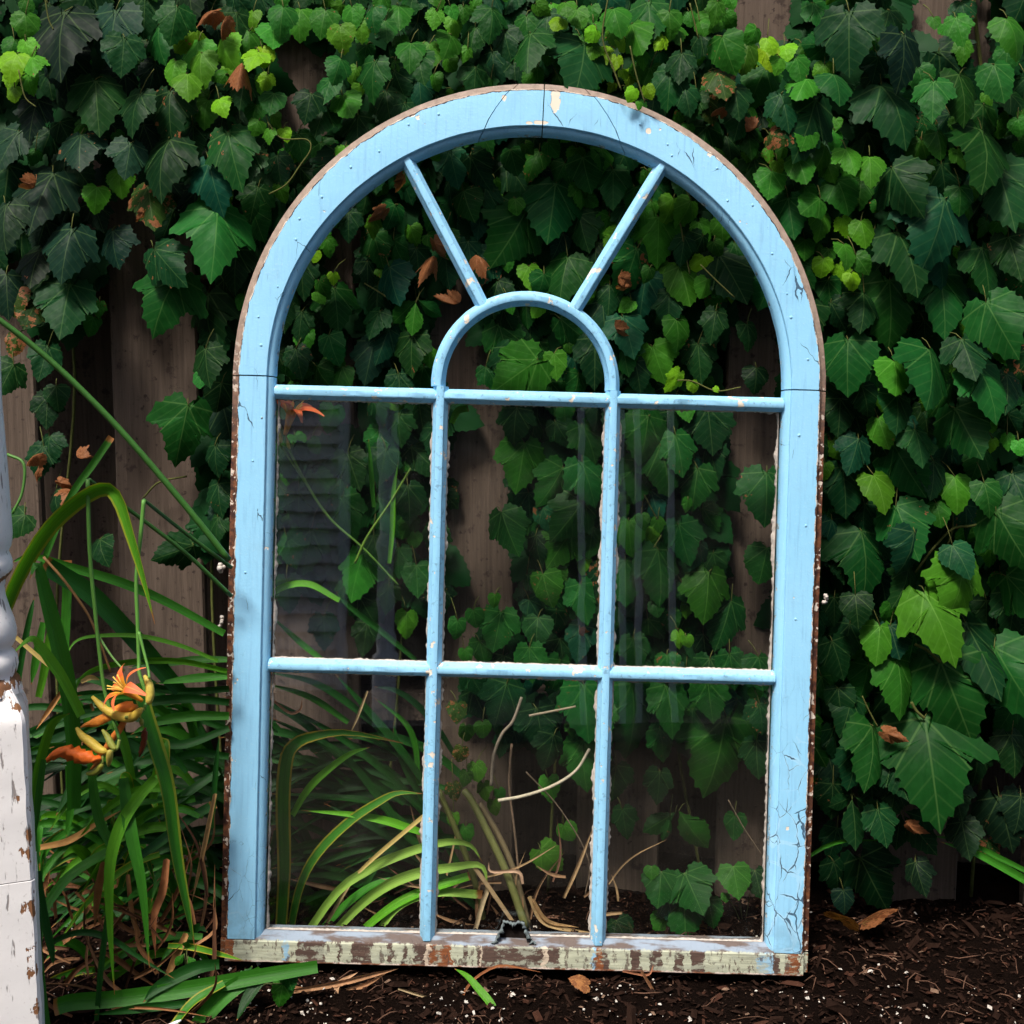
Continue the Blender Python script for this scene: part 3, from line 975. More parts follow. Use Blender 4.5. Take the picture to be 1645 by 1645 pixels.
def ivy_leaf(px, py, size, ang, col, kind=None, Y=None, tilt=None, dmg=0.0, yaw=None, petiole=True):
    """leaf with its stalk joint at pixel (px, py), `size` px long, tip `ang` degrees right of straight down"""
    if kind is None:
        kind = pr.choice((2, 3, 3)) if size < 48 else pr.choice((0, 0, 0, 1, 2))
    if kind == 3 and pr.random() < .6:
        kind = pr.choice((0, 0, 2))
    if col == 'y' and pr.random() < .35:
        col = 'l'
    inw = inside_window(px, py)
    if Y is None:
        Y = pr.uniform(1.785, 1.815) if inw else pr.uniform(1.735, 1.80)
        if inw and py > 1000: Y = pr.uniform(1.765, 1.80)
    if tilt is None:
        tilt = pr.uniform(6, 26) if inw else pr.uniform(10, 42)
    t = math.radians(tilt)
    a = math.radians(ang)
    yw = math.radians(pr.uniform(-28, 28) if yaw is None else yaw)
    loc = P(px, py, Y)
    L = wpx(size, Y) / max(.6, math.cos(t) * .97 + .08)
    tip = Vector((math.sin(a) * math.cos(t), -math.sin(t), -math.cos(a) * math.cos(t)))
    nrm0 = Vector((0, -1, 0))
    side = tip.cross(nrm0).normalized()
    nrm = side.cross(tip).normalized()
    # turn about the midrib
    Rm = Matrix.Rotation(yw, 3, tip)
    side, nrm = Rm @ side, Rm @ nrm
    if side.cross(tip).dot(nrm) < 0:
        side = -side
    mat = Matrix((side, tip, nrm)).transposed()
    v, stems = vine_for(px)
    o = bpy.data.objects.new("leaf", pr.choice(LEAVES[kind]))
    link(o, v)
    o.location = loc - v.location
    o.rotation_mode = 'QUATERNION'
    o.rotation_quaternion = mat.to_quaternion()
    wf = pr.uniform(.70, .92) if kind < 2 else pr.uniform(.85, 1.06)
    o.scale = (L * wf, L, L)
    c = COLR[col]
    j = math.exp(pr.gauss(0, .24))
    w = pr.gauss(0, .14)
    o.color = (max(.003, c[0] * j * (1 + w)), c[1] * j, max(.003, c[2] * j * (1 - w)), 1.0 - dmg)
    if petiole:
        back = Vector((pr.uniform(-.015, .015), pr.uniform(.012, .03), pr.uniform(-.005, .035)))
        p1 = loc + back * pr.uniform(.6, 1.2)
        stems.append(([loc, loc.lerp(p1, .5) + Vector((0, 0, .003)), p1], [.0008, .0007, .0007]))
    placed.append((px + math.sin(a) * size * .4, py + math.cos(a) * size * .4, size * .45))
    return o


# leaves read off the photograph: joint x, y, length, tip direction, colour [, kind [, damage]]
H = [
 # right-hand curtain
 (1429,450,100,5,'m',1),(1510,438,100,6,'m',0),(1584,485,84,14,'m',0),(1362,545,88,-6,'m',0),(1495,560,90,-14,'m',0),(1570,585,88,20,'m',0),(1436,580,52,4,'g',2),(1534,655,80,14,'m',0),(1441,635,64,-4,'d',2),
 (1411,672,50,15,'l',2),(1436,715,80,18,'m',0),(1403,762,56,12,'l',2),(1534,765,56,4,'g',2),(1439,812,84,20,'m',0),(1384,852,92,8,'m',1),(1581,775,54,6,'m',2),(1504,808,40,10,'g',3),(1379,705,58,-22,'z',0),
 (1354,750,80,5,'d',0),(1600,820,96,20,'m',1),(1589,650,24,0,'y',3),(1588,672,26,10,'y',3),(1574,695,24,-20,'y',3),(1595,705,22,-10,'y',3),(1618,698,26,0,'g',3),(1636,708,26,0,'g',3),(1470,855,70,-10,'z',0),(1530,875,50,20,'z',2),
 (1549,905,96,-12,'l',1),(1485,950,104,18,'l',1),(1443,1058,92,4,'g',0),(1511,1062,130,18,'m',1),(1485,1152,138,2,'m',1),(1597,1040,112,28,'m',0),(1551,1000,104,18,'d',0),(1414,1005,66,-14,'l',2),(1430,1005,56,10,'z',2),
 (1365,1002,64,-10,'d',0),(1374,955,48,0,'d',2),(1625,950,84,8,'d',0),(1403,1166,88,-12,'m',0,.25),(1368,1120,60,-20,'d',2),(1346,1105,52,8,'d',2),(1337,1030,68,14,'d',0),(1616,925,86,40,'m',0),
 (1368,1280,44,-75,'d',4),(1369,1284,76,3,'d',4),(1373,1280,66,50,'d',4),(1447,1306,54,-18,'d',4),(1452,1310,64,40,'d',4),(1454,1304,58,75,'d',4),(1382,1378,100,22,'d',1),(1605,1280,86,15,'k',1),(1586,1350,40,10,'b',3,.7),
 (1311,160,104,-22,'d',0),(1416,135,92,22,'d',0),(1364,18,96,-3,'d',0),(1452,55,86,2,'k',0),(1542,118,80,12,'m',0),(1597,103,64,10,'m',2),(1618,28,64,16,'g',2),(1535,28,42,10,'g',3),(1577,208,90,4,'m',0),(1602,268,98,2,'d',1),
 (1519,318,112,-12,'z',1),(1442,372,92,18,'d',0),(1339,118,50,8,'m',2),(1296,125,46,-30,'g',2),(1397,250,44,-12,'y',2),(1326,232,46,-20,'g',2),(1359,238,42,10,'g',3),(1266,318,64,4,'m',0),(1345,288,54,20,'g',2),(1318,318,46,-60,'g',3),
 (1320,342,46,-10,'y',2),(1353,350,32,20,'y',3),(1383,355,44,14,'g',2),(1577,398,78,10,'m',0),(1432,268,78,16,'d',0),(1542,300,46,0,'m',2),(1506,212,46,6,'m',2),(1480,225,44,-20,'g',2),(1500,28,22,0,'g',3),(1516,38,22,20,'g',3),
 (1216,45,32,-30,'y',3),(1233,60,32,20,'y',3),(1260,72,28,0,'y',3),(1253,92,28,-10,'y',3),(1230,85,36,15,'g',3),(1205,82,38,-30,'y',3),(1279,92,44,10,'g',2),(1293,385,36,0,'g',3),(1323,415,34,-10,'y',3),(1348,425,34,20,'y',3),(1367,438,30,10,'y',3),
 (1375,410,36,30,'g',2),(1331,400,26,0,'g',3),(1356,392,38,10,'g',2),(1500,130,60,-8,'m',0),(1470,300,60,10,'d',0),(1388,470,60,-10,'d',0),(1620,380,70,10,'d',0),(1630,480,70,0,'d',0),(1280,250,46,10,'g',2),(1300,205,44,-20,'g',2),
 (1255,150,60,10,'d',0),(1235,215,34,60,'b',2,.75),(1210,250,56,12,'m',0),(1240,275,50,-10,'g',2),(1292,298,40,0,'g',3),(1330,450,50,5,'m',2),(1545,545,60,10,'d',0),(1618,600,60,-8,'d',0),(1625,760,64,10,'d',0),(1350,640,60,0,'d',0),
 (1385,620,50,12,'d',2),(1350,880,56,8,'d',0),(1460,910,60,-20,'d',0),(1640,870,70,-10,'d',0),(1340,960,50,0,'d',2),(1500,740,60,-8,'d',0),(1470,690,56,6,'d',0),(1400,1260,50,0,'d',2),(1330,1210,60,10,'k',0),(1345,1330,56,-20,'d',0),
 (1340,1170,58,8,'d',0),(1372,1205,56,-10,'d',0),(1432,1225,54,14,'d',0),(1338,1260,60,-6,'d',0),(1410,1300,58,10,'d',0),(1340,1385,56,10,'d',0),(1440,1260,56,-14,'d',0),(1355,1430,40,0,'k',2),(1530,1260,60,10,'k',0),(1570,1200,64,-8,'d',0),(1625,1180,64,6,'d',0),(1545,1320,54,8,'k',0),(1640,1280,60,-10,'k',0),(1470,1385,50,14,'k',0),
 (470,715,58,-6,'d',0),(505,760,56,10,'m',0),(460,930,54,6,'d',0),(610,690,52,-8,'m',0),(600,860,54,12,'d',0),(640,880,50,-6,'m',0),(520,990,50,8,'d',0),(590,1000,52,-10,'d',0),(850,1040,58,6,'m',0),(900,1060,60,-8,'m',0),(960,1130,64,6,'m',0),(890,1180,56,-10,'d',0),(1060,1170,60,8,'m',0),(1215,1190,58,-6,'d',0),(1000,1300,50,10,'d',0),(1180,1310,44,-10,'m',2),
 # above the arch
 (852,52,66,-6,'m',0),(908,82,40,-8,'m',2),(940,68,84,-4,'d',0),(909,3,28,0,'g',3),(927,15,34,10,'l',3),(902,28,28,-30,'y',3),(953,36,34,-15,'g',3),(959,48,28,-40,'y',3),(983,45,32,10,'y',3),(985,12,44,12,'g',2),(1004,62,25,-20,'y',3),
 (953,68,30,-10,'y',3),(963,78,28,20,'y',3),(1031,80,28,10,'y',3),(991,90,25,-10,'y',3),(973,105,28,-20,'y',3),(999,112,17,30,'y',3),(1017,116,25,-30,'y',3),(987,133,18,-30,'y',3),(1008,138,14,10,'y',3),(1085,42,28,20,'g',3),(1066,58,28,-30,'y',3),
 (1124,33,24,10,'g',3),(1014,38,56,14,'g',2),(1045,108,44,10,'g',2),(1078,112,60,-10,'m',0),(1160,58,64,14,'g',2),(1203,72,50,-10,'l',2),(1228,78,40,20,'y',3),(1152,112,48,10,'b',2,.6),(1119,150,48,-20,'m',0),(1137,158,46,10,'b',2,.5),(1042,3,64,4,'m',0),
 (1075,18,44,0,'g',2),(1095,85,50,-14,'d',0),(880,20,60,-10,'d',0),(1180,140,52,8,'d',0),(1190,180,46,-10,'m',2),(1100,140,46,6,'d',0),(1200,205,50,10,'m',0),
 (482,13,48,4,'g',2),(523,16,46,-8,'g',2),(546,40,44,2,'l',2),(582,26,40,-6,'l',2),(548,93,40,-10,'m',2),(602,98,62,-10,'m',0),(550,153,44,24,'g',2),(589,72,34,-6,'m',2),(619,33,40,4,'m',2),(660,68,44,0,'g',2),(673,86,46,8,'m',2),(728,28,34,6,'l',2),
 (701,18,30,-6,'y',3),(764,43,44,-10,'m',0),(810,48,50,8,'d',0),(416,83,34,-20,'y',3),(430,120,28,-10,'y',3),(438,183,24,20,'y',3),(416,193,28,-20,'g',3),(433,208,22,0,'y',3),(455,206,22,20,'y',3),(411,168,34,-10,'g',2),(673,122,60,6,'z',1),
 (717,93,28,30,'g',3),(764,108,50,-6,'d',0),(531,128,44,-10,'m',2),(523,170,50,-14,'m',0),(845,25,46,4,'m',2),(640,8,40,0,'g',2),(600,10,40,-4,'m',2),(690,70,44,8,'l',2),(725,55,40,-10,'g',2),(790,12,50,4,'m',0),(500,150,46,-8,'d',0),(478,215,46,10,'m',0),
 (620,145,60,10,'d',0),(575,185,60,-4,'d',0),(650,165,56,14,'d',0),(700,150,60,0,'d',0),(565,10,40,4,'g',2),(455,10,46,-6,'m',2),
 # inside the fanlight
 (722,242,60,14,'z',0),(755,250,66,30,'d',0),(744,306,52,18,'m',2),(893,293,92,-6,'m',0),(846,338,98,-32,'m',0),(936,253,60,16,'m',2),(907,262,46,-30,'m',2),(985,272,62,-2,'m',0,.2),(966,238,40,10,'g',2,.3),(866,243,50,-24,'g',2,.5),
 (912,412,74,-12,'m',0),(849,428,44,14,'l',2),(874,440,40,-10,'m',2),(1058,348,78,-2,'g',0),(1082,318,44,-20,'l',2),(1111,322,48,-22,'l',2),(1092,428,64,14,'g',2),(1038,443,68,-6,'z',0),(1131,413,40,-10,'y',3),(1136,448,34,-20,'y',3),(1172,468,18,10,'y',3),
 (1155,408,86,32,'d',0),(1024,398,78,-16,'m',0,.45),(980,458,50,-6,'d',2),(1000,508,66,12,'z',0),(1087,512,54,6,'g',2),(1048,556,62,14,'l',0),(1121,552,64,6,'d',0),(864,578,92,-56,'g',0),(890,568,46,10,'l',2),(956,543,80,4,'d',0),(822,556,74,-10,'d',0),
 (625,428,62,16,'z',0),(669,482,52,-40,'g',4),(668,486,54,-4,'g',4),(672,482,44,50,'m',4),(601,548,70,-10,'k',0),(662,538,66,-4,'d',0),(537,462,70,10,'m',0),(528,538,50,12,'m',2),(508,588,44,30,'m',2),(659,363,34,10,'l',2),(635,328,42,-10,'m',2),
 (632,385,46,14,'m',2),(669,398,48,8,'d',0),(752,388,56,10,'z',0),(508,403,22,-10,'y',3),(535,438,20,10,'y',3),(525,383,30,4,'g',3),(700,330,40,-12,'m',2),(715,372,44,10,'m',2),(780,300,50,-10,'d',0),(820,240,44,10,'m',2),(800,450,56,-12,'d',0),
 (930,345,60,10,'d',0),(958,390,56,-8,'d',0),(1005,330,50,8,'d',0),(1020,300,40,-10,'m',2),(1160,350,40,6,'g',2),(1180,390,44,10,'m',0),(1100,380,44,-10,'d',0),(1075,470,54,0,'d',0),(1020,580,50,10,'d',0),(930,600,46,-6,'m',2),(1150,500,50,-10,'d',0),
 (590,420,44,6,'d',0),(485,500,50,-4,'d',0),(475,560,50,10,'d',0),(550,590,46,-14,'m',2),(640,600,50,10,'d',0),(610,500,46,-20,'d',0),(1200,520,44,10,'d',2),(1215,590,40,0,'d',2),(590,300,46,-6,'d',0),(560,340,46,4,'d',0),(600,260,50,10,'d',0),
 # behind the upper panes
 (558,728,62,16,'d',0),(536,652,46,-6,'m',2),(549,798,76,14,'m',0),(500,850,76,-8,'m',0),(583,888,80,-20,'g',0),(669,908,54,4,'m',2),(653,983,42,6,'l',2),(666,856,28,-10,'g',3),(735,996,36,-10,'m',2),(760,980,32,10,'m',2),(795,955,24,0,'g',3),
 (805,983,66,-10,'m',0),(805,822,72,18,'m',0),(843,712,80,-10,'g',0),(905,752,74,-34,'m',0),(935,683,62,24,'m',0),(935,742,76,14,'m',0),(937,806,78,-36,'m',0),(918,853,72,-38,'g',0),(872,922,62,14,'g',2,.45),(932,938,66,16,'m',0),(864,992,50,-4,'d',2),
 (935,1005,60,-8,'z',0),(1042,668,80,-8,'m',0),(1061,716,80,12,'m',0),(1030,742,66,-6,'m',0),(1121,752,70,-10,'m',0),(1085,698,66,8,'m',0),(1010,836,58,0,'g',2),(1090,842,70,16,'m',0),(1058,882,90,6,'m',0),(1004,900,70,-4,'m',0),(1033,912,50,6,'m',2),
 (1139,918,80,-6,'g',0),(1175,965,82,-14,'m',0),(1232,758,84,-4,'m',0),(1232,880,60,-10,'m',2),(1137,655,76,10,'d',0),(1053,966,28,10,'m',3),(1074,982,42,6,'m',2),(1090,1015,28,4,'l',3),(1102,1022,24,20,'l',3),(1030,826,28,0,'g',3),(1057,833,24,10,'l',3),
 (1172,1050,62,10,'m',0),(1140,1058,60,-10,'m',0),(1219,1055,54,6,'m',2),(1017,1025,56,8,'m',0),(1071,1052,44,0,'m',2),(960,640,50,-6,'d',0),(905,640,44,4,'m',2),(830,655,60,-10,'d',0),(640,665,54,6,'d',0),(600,640,46,10,'d',0),(620,720,56,-10,'d',0),
 (655,780,60,6,'d',0),(480,790,56,-4,'d',0),(460,860,56,10,'m',0),(625,940,50,-10,'d',0),(860,860,50,10,'d',0),(985,700,54,-8,'d',0),(985,960,50,4,'d',0),
 # behind the lower panes
 (1167,1152,138,-16,'g',1),(1017,1098,124,-2,'m',0),(1137,1095,70,6,'m',0),(1070,1100,80,10,'m',0),(1085,1305,64,-66,'m',4),(1090,1303,84,36,'g',4,.35),(1076,1312,40,-8,'m',4),(868,1365,56,48,'l',2),(905,1325,34,30,'l',3),
 (814,1098,80,-12,'d',0),(862,1138,72,6,'d',0),(938,1100,92,2,'m',0),(935,1190,80,6,'m',0),(748,1166,30,-4,'l',3),(764,1226,34,6,'l',3),(750,1240,28,-20,'g',3),(776,1258,28,10,'l',3),(792,1286,26,0,'l',3),(729,1306,24,-10,'l',3),(748,1328,30,6,'g',3),(801,1268,22,20,'g',3),
 (735,1130,34,0,'b',3,.6),(742,1200,30,-14,'b',3,.6),(728,1260,30,10,'b',3,.6),(775,1160,30,12,'g',3),(1220,1130,50,6,'d',0),(990,1230,60,-8,'d',0),(880,1250,40,6,'g',2),(1060,1240,50,-10,'d',0),
 # left of the window
 (153,128,88,6,'d',0),(319,66,54,-6,'l',2),(356,62,50,20,'l',2),(323,84,58,2,'l',2),(317,46,44,-40,'y',2),(282,98,40,-10,'l',2),(301,118,44,8,'l',2),(421,76,36,10,'y',3),(427,122,32,-10,'y',3),(334,160,44,-10,'l',2),(352,158,30,20,'y',3),
 (41,22,46,8,'g',2),(23,62,38,-6,'g',2),(41,66,34,14,'l',3),(27,86,44,-10,'y',2),(51,90,34,14,'y',3),(20,115,32,-8,'y',3),(45,120,32,10,'y',3),(23,140,26,0,'y',3),(104,18,98,4,'k',0),(186,16,88,-6,'k',0),(273,146,82,0,'d',0,.45),(271,222,86,-6,'d',0),
 (336,262,80,10,'z',0),(366,212,86,16,'m',0,.35),(350,332,104,8,'m',1),(85,276,94,-14,'k',0),(8,326,76,8,'k',0),(191,272,42,14,'l',2),(156,300,42,-6,'g',2),(115,366,84,-6,'k',0),(238,298,70,12,'b',0,.6),(246,398,80,40,'d',0),(283,443,96,-24,'m',1),
 (112,456,84,2,'d',0),(77,556,54,-10,'d',0),(22,585,54,-16,'d',0),(77,636,52,-4,'d',0),(79,700,46,4,'d',0),(302,650,96,-14,'m',1),(57,486,46,-10,'b',2,.65),(22,466,46,4,'b',2,.7),(27,540,36,-6,'b',2,.8),(334,470,98,-4,'d',1),(345,715,52,0,'d',0),
 (350,776,54,6,'d',0),(356,615,52,-8,'d',2),(323,598,30,0,'m',3),(90,786,42,4,'d',2),(40,826,56,-50,'d',2),(160,866,40,20,'d',2),(311,876,62,-70,'d',0),(70,716,50,-6,'d',0),(330,560,60,6,'d',0),(225,150,64,-10,'d',0),(60,160,60,-10,'k',0),
 (30,210,70,-30,'k',0),(130,215,60,10,'k',0),(200,60,60,0,'d',0),(255,40,56,4,'m',0),(285,10,60,-8,'m',0),(380,20,60,6,'d',0),(395,120,54,-4,'d',0),(405,240,60,-10,'d',0),(380,400,70,-6,'d',0),(10,440,70,4,'k',0),(180,370,60,8,'k',0),(210,230,56,-6,'k',0),
 (310,200,56,6,'d',0),(65,400,60,-10,'k',0),(400,50,46,0,'g',2),(440,40,46,8,'g',2),(440,150,40,-6,'m',2),(445,250,50,6,'d',0),(415,300,54,-8,'m',0),(345,520,56,10,'d',0),(350,830,46,-4,'d',0),(90,620,40,10,'d',2),
]
for t in H:
    kind = t[5] if len(t) > 5 else None
    dmg = t[6] if len(t) > 6 else (pr.random() < .30) * pr.uniform(.10, .42)
    ivy_leaf(t[0], t[1], t[2], t[3] + pr.uniform(-5, 5), t[4], kind, dmg=dmg)

# the shoot that pokes out through the empty fanlight over the bar
for (x, y, s, a, c) in ((1092, 598, 38, -30, 'y'), (1112, 612, 22, 10, 'y'), (1148, 622, 12, 40, 'y')):
    ivy_leaf(x, y, s, a, c, 3, Y=1.655, tilt=12, petiole=False)
# two sprigs reaching over the arch
for (x, y, s, a, c) in ((1020, 142, 26, -24, 'y'), (1038, 138, 24, 20, 'y'), (1027, 164, 14, 0, 'y')):
    ivy_leaf(x, y, s, a, c, 3, Y=1.700, tilt=14, petiole=False)

# fill: everything between the read-off leaves, except where bare boards show
BARE = [(172, 385, 328, 1080), (178, 240, 240, 400), (52, 545, 180, 920), (-60, 430, 52, 640), (425, 55, 545, 225), (540, 330, 582, 700), (696, 455, 768, 640), (722, 640, 832, 1010), (1160, 480, 1262, 1075), (1180, -60, 1285, 66), (1458, -60, 1530, 85),
        (1560, -20, 1606, 105), (430, 655, 560, 700), (430, 960, 560, 1110), (420, 1100, 735, 1520), (735, 1210, 1240, 1520), (-60, 640, 180, 1640), (150, 900, 430, 1640), (1325, 1230, 1700, 1640), (600, 1010, 735, 1110)]
HALF = [(425, 640, 700, 1110), (700, 1000, 1000, 1220), (1000, 1060, 1262, 1220), (0, 200, 420, 480), (1480, 1150, 1700, 1240)]


def in_rects(x, y, rs):
    return any(a <= x <= c and b <= y <= d for a, b, c, d in rs)


def on_bare(px, py, s):
    cy_ = py + s * .4
    return any(in_rects(px + dx * s, cy_ + dy * s, BARE) for dx, dy in ((0, 0), (-.28, 0), (.28, 0), (0, -.3), (0, .3)))


fr_ = random.Random(5)
cnt = 0
for layer in range(2):
    tries = 6500
    for _ in range(tries):
        px, py = fr_.uniform(-50, 1700), fr_.uniform(-70, 1260)
        if in_rects(px, py, HALF) and fr_.random() < .45:
            continue
        young = fr_.random() < (.20 if py < 480 and px > 380 else .08)
        s = fr_.uniform(22, 38) if young else fr_.uniform(40, 84)
        if on_bare(px, py, s):
            continue
        k = .66 if layer == 0 else .575
        cx_, cy_ = px, py + s * .4
        if any((cx_ - a) ** 2 + (cy_ - b) ** 2 < (k * (r + s * .45)) ** 2 for a, b, r in placed):
            continue
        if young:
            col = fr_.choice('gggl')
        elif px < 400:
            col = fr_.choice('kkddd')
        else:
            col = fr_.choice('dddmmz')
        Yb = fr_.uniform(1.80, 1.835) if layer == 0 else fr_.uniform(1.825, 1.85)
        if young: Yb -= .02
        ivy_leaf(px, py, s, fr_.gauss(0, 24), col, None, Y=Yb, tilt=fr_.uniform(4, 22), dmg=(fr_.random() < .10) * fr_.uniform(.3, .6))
        cnt += 1
print("ivy fill", cnt, "total", len(placed))

# the dark inner leaves of each vine, too tangled to tell apart
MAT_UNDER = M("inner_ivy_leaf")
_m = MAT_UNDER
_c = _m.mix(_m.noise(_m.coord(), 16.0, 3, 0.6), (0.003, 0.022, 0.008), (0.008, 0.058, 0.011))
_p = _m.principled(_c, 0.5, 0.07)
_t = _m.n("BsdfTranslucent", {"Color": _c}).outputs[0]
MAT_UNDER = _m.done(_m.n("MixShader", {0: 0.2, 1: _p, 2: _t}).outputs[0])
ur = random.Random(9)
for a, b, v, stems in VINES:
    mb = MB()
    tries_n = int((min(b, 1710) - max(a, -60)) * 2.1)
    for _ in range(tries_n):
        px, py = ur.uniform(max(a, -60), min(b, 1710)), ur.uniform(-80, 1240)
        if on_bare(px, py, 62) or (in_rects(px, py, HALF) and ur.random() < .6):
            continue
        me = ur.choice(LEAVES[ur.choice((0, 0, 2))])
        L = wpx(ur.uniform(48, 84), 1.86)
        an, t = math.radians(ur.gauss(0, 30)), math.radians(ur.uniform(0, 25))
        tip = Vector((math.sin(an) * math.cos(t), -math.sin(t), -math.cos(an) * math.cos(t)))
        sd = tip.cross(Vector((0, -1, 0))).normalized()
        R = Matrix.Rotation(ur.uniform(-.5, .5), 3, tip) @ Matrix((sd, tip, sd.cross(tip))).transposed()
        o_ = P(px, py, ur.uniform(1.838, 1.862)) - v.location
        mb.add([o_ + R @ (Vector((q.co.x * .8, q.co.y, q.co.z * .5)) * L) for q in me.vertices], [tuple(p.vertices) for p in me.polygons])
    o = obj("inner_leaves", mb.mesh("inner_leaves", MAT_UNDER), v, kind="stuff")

# crumpled dead ivy leaves
for (px, py, s) in ((620, 345, 34), (696, 395, 34), (698, 418, 28), (649, 290, 30), (764, 415, 30), (742, 495, 28), (995, 448, 30), (998, 468, 28), (987, 530, 30), (350, 26, 40), (362, 36, 34), (390, 105, 34), (66, 735, 28), (62, 758, 22), (120, 742, 26), (92, 780, 26),
                    (115, 790, 24), (1215, 215, 30), (930, 1018, 20), (1418, 1185, 34), (60, 300, 30), (232, 345, 20), (1455, 1330, 22), (1168, 180, 26)):
    Y = 1.775 if inside_window(px, py) else 1.73
    o = ivy_leaf(px, py - s * .3, s, pr.uniform(-80, 80), 'b', pr.choice((0, 1)), Y=Y, tilt=pr.uniform(-30, 60), dmg=1.0, yaw=pr.uniform(-70, 70), petiole=False)
    o.scale = (o.scale[0] * .7, o.scale[1], o.scale[2] * 3.0)
    o.color = (0.19, 0.065, 0.025, 0.0)

# stems of the vines
ST = [([(978, -10), (968, 60), (985, 110), (998, 145)], 1.3, 1.70), ([(1108, 5), (1122, 62)], 1.2, 1.73), ([(1012, 74), (1022, 120), (1036, 165)], 1.2, 1.70), ([(72, -5), (78, 30), (86, 48)], 1.2, 1.72), ([(30, 112), (40, 155), (58, 172)], 1.2, 1.72),
      ([(430, 196), (452, 222), (492, 224), (499, 240), (482, 266), (460, 296), (432, 312)], 1.2, 1.74), ([(1075, 612), (1110, 612), (1150, 628), (1190, 622)], 1.3, 1.655), ([(1125, 425), (1150, 450), (1180, 478)], 1.2, 1.76), ([(1088, 330), (1100, 400), (1108, 440)], 1.4, 1.79),
      ([(585, 455), (610, 470), (640, 490)], 1.3, 1.80), ([(1610, 835), (1560, 845), (1530, 850), (1500, 880), (1470, 920)], 2.2, 1.79), ([(1528, 800), (1530, 850), (1518, 885)], 1.8, 1.80), ([(1470, 1035), (1490, 1045), (1511, 1064)], 2.6, 1.74), ([(1464, 1128), (1472, 1142), (1485, 1154)], 2.6, 1.74),
      ([(1385, 1118), (1395, 1140), (1410, 1168)], 1.4, 1.76), ([(1445, 1010), (1449, 1040), (1443, 1060)], 1.6, 1.77), ([(230, 800), (255, 775), (300, 765)], 1.6, 1.84), ([(1035, 795), (1056, 835)], 1.2, 1.77), ([(1062, 860), (1050, 880)], 1.2, 1.77),
      ([(600, 1480), (640, 1100), (655, 760), (640, 420), (660, 120), (650, -40)], 2.6, 1.852), ([(880, 1440), (900, 1150), (960, 860), (930, 560), (980, 250), (960, -40)], 3.0, 1.852), ([(1130, 1430), (1080, 1100), (1120, 760), (1090, 420), (1130, 120), (1100, -40)], 3.0, 1.852),
      ([(1400, 1440), (1420, 1100), (1390, 760), (1450, 420), (1400, 60), (1420, -40)], 3.2, 1.852), ([(1560, 1440), (1580, 1100), (1540, 760), (1600, 420), (1560, -40)], 3.2, 1.852), ([(110, 1440), (90, 1000), (120, 600), (80, 250), (140, -40)], 2.6, 1.862), ([(360, 1300), (340, 900), (370, 560), (340, 250), (380, -40)], 2.8, 1.862)]
for pts, rpx, Y in ST:
    v, stems = vine_for(sum(p[0] for p in pts) / len(pts))
    w = spline([P(a, b, Y) for a, b in pts], 5 * len(pts))
    stems.append((w, wpx(rpx, Y)))
for a, b, v, stems in VINES:
    mb = MB()
    for pts, r in stems:
        mb.tube([p - v.location for p in pts], r, 5)
    o = obj("stem", mb.mesh("ivy_stem", MAT_TWIG), v)
    o.color = (0.075, 0.085, 0.022, 1)

# ------------------------------------------------------------------ day lilies
LB = P(330, 1500, 1.62)
lily = thing("daylily", "clump of day lily with orange flowers between white post and blue window", "day lily", (LB.x, 1.60, 0.02))
RB = P(790, 1480, 1.74)
lily2 = thing("daylily", "clump of arching day lily leaves seen through the lower left panes", "day lily", (RB.x, 1.74, 0.01))
br = random.Random(31)
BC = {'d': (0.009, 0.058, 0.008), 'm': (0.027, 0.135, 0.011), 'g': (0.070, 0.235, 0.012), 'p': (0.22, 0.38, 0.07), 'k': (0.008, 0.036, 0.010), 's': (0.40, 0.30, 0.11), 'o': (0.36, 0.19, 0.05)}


def blade(parent, pts, w, Ya, Yb, col, tip=True, alpha=1.0, name="leaf_blade", fold=.32, mat=None, color=None, twist=None, n=22, base_w=.75):
    w3 = [P(x, y, Ya + (Yb - Ya) * i / (len(pts) - 1)) for i, (x, y) in enumerate(pts)]
    c = spline(w3, n)
    W = wpx(w, (Ya + Yb) / 2)
    tw = br.uniform(-.5, .5) if twist is None else twist
    tw2 = br.uniform(-.5, .5)
    vs, fs, uvs = [], [], []
    for i, p in enumerate(c):
        t = i / (n - 1)
        tan = (c[min(i + 1, n - 1)] - c[max(0, i - 1)]).normalized()
        view = (p - CAM).normalized()
        sd = tan.cross(view).normalized()
        bk = sd.cross(tan).normalized()
        if bk.dot(view) < 0: bk = -bk
        a = tw + tw2 * t
        s2 = sd * math.cos(a) + bk * math.sin(a)
        b2 = bk * math.cos(a) - sd * math.sin(a)
        f = (base_w + (1 - base_w) * min(1, t / .35))
        if tip:
            f *= max(.03, 1 - max(0, (t - .35) / .65) ** 2.2)
        hw = W * .5 * f
        for j, u in enumerate((-1, -.55, 0, .55, 1)):
            q = p + s2 * (u * hw) - b2 * (fold * hw * abs(u) * 1.2) + b2 * (fold * hw * .5)
            vs.append(q - parent.location)
            uvs.append(((u + 1) / 2, t))
    for i in range(n - 1):
        for j in range(4):
            fs.append((i * 5 + j, i * 5 + j + 1, i * 5 + 6 + j, i * 5 + 5 + j))
    o = obj(name, mesh(name, vs, fs, mat or MAT_BLADE, True, uv=uvs), parent)
    cc = color or BC[col]
    j = math.exp(br.gauss(0, .12)) * (1.35 if parent is lily2 and not color else 1.0)  # lighter colour for lily2 blades makes up for weak light behind the panes
    o.color = (cc[0] * j, cc[1] * j, cc[2] * j, alpha)
    return o


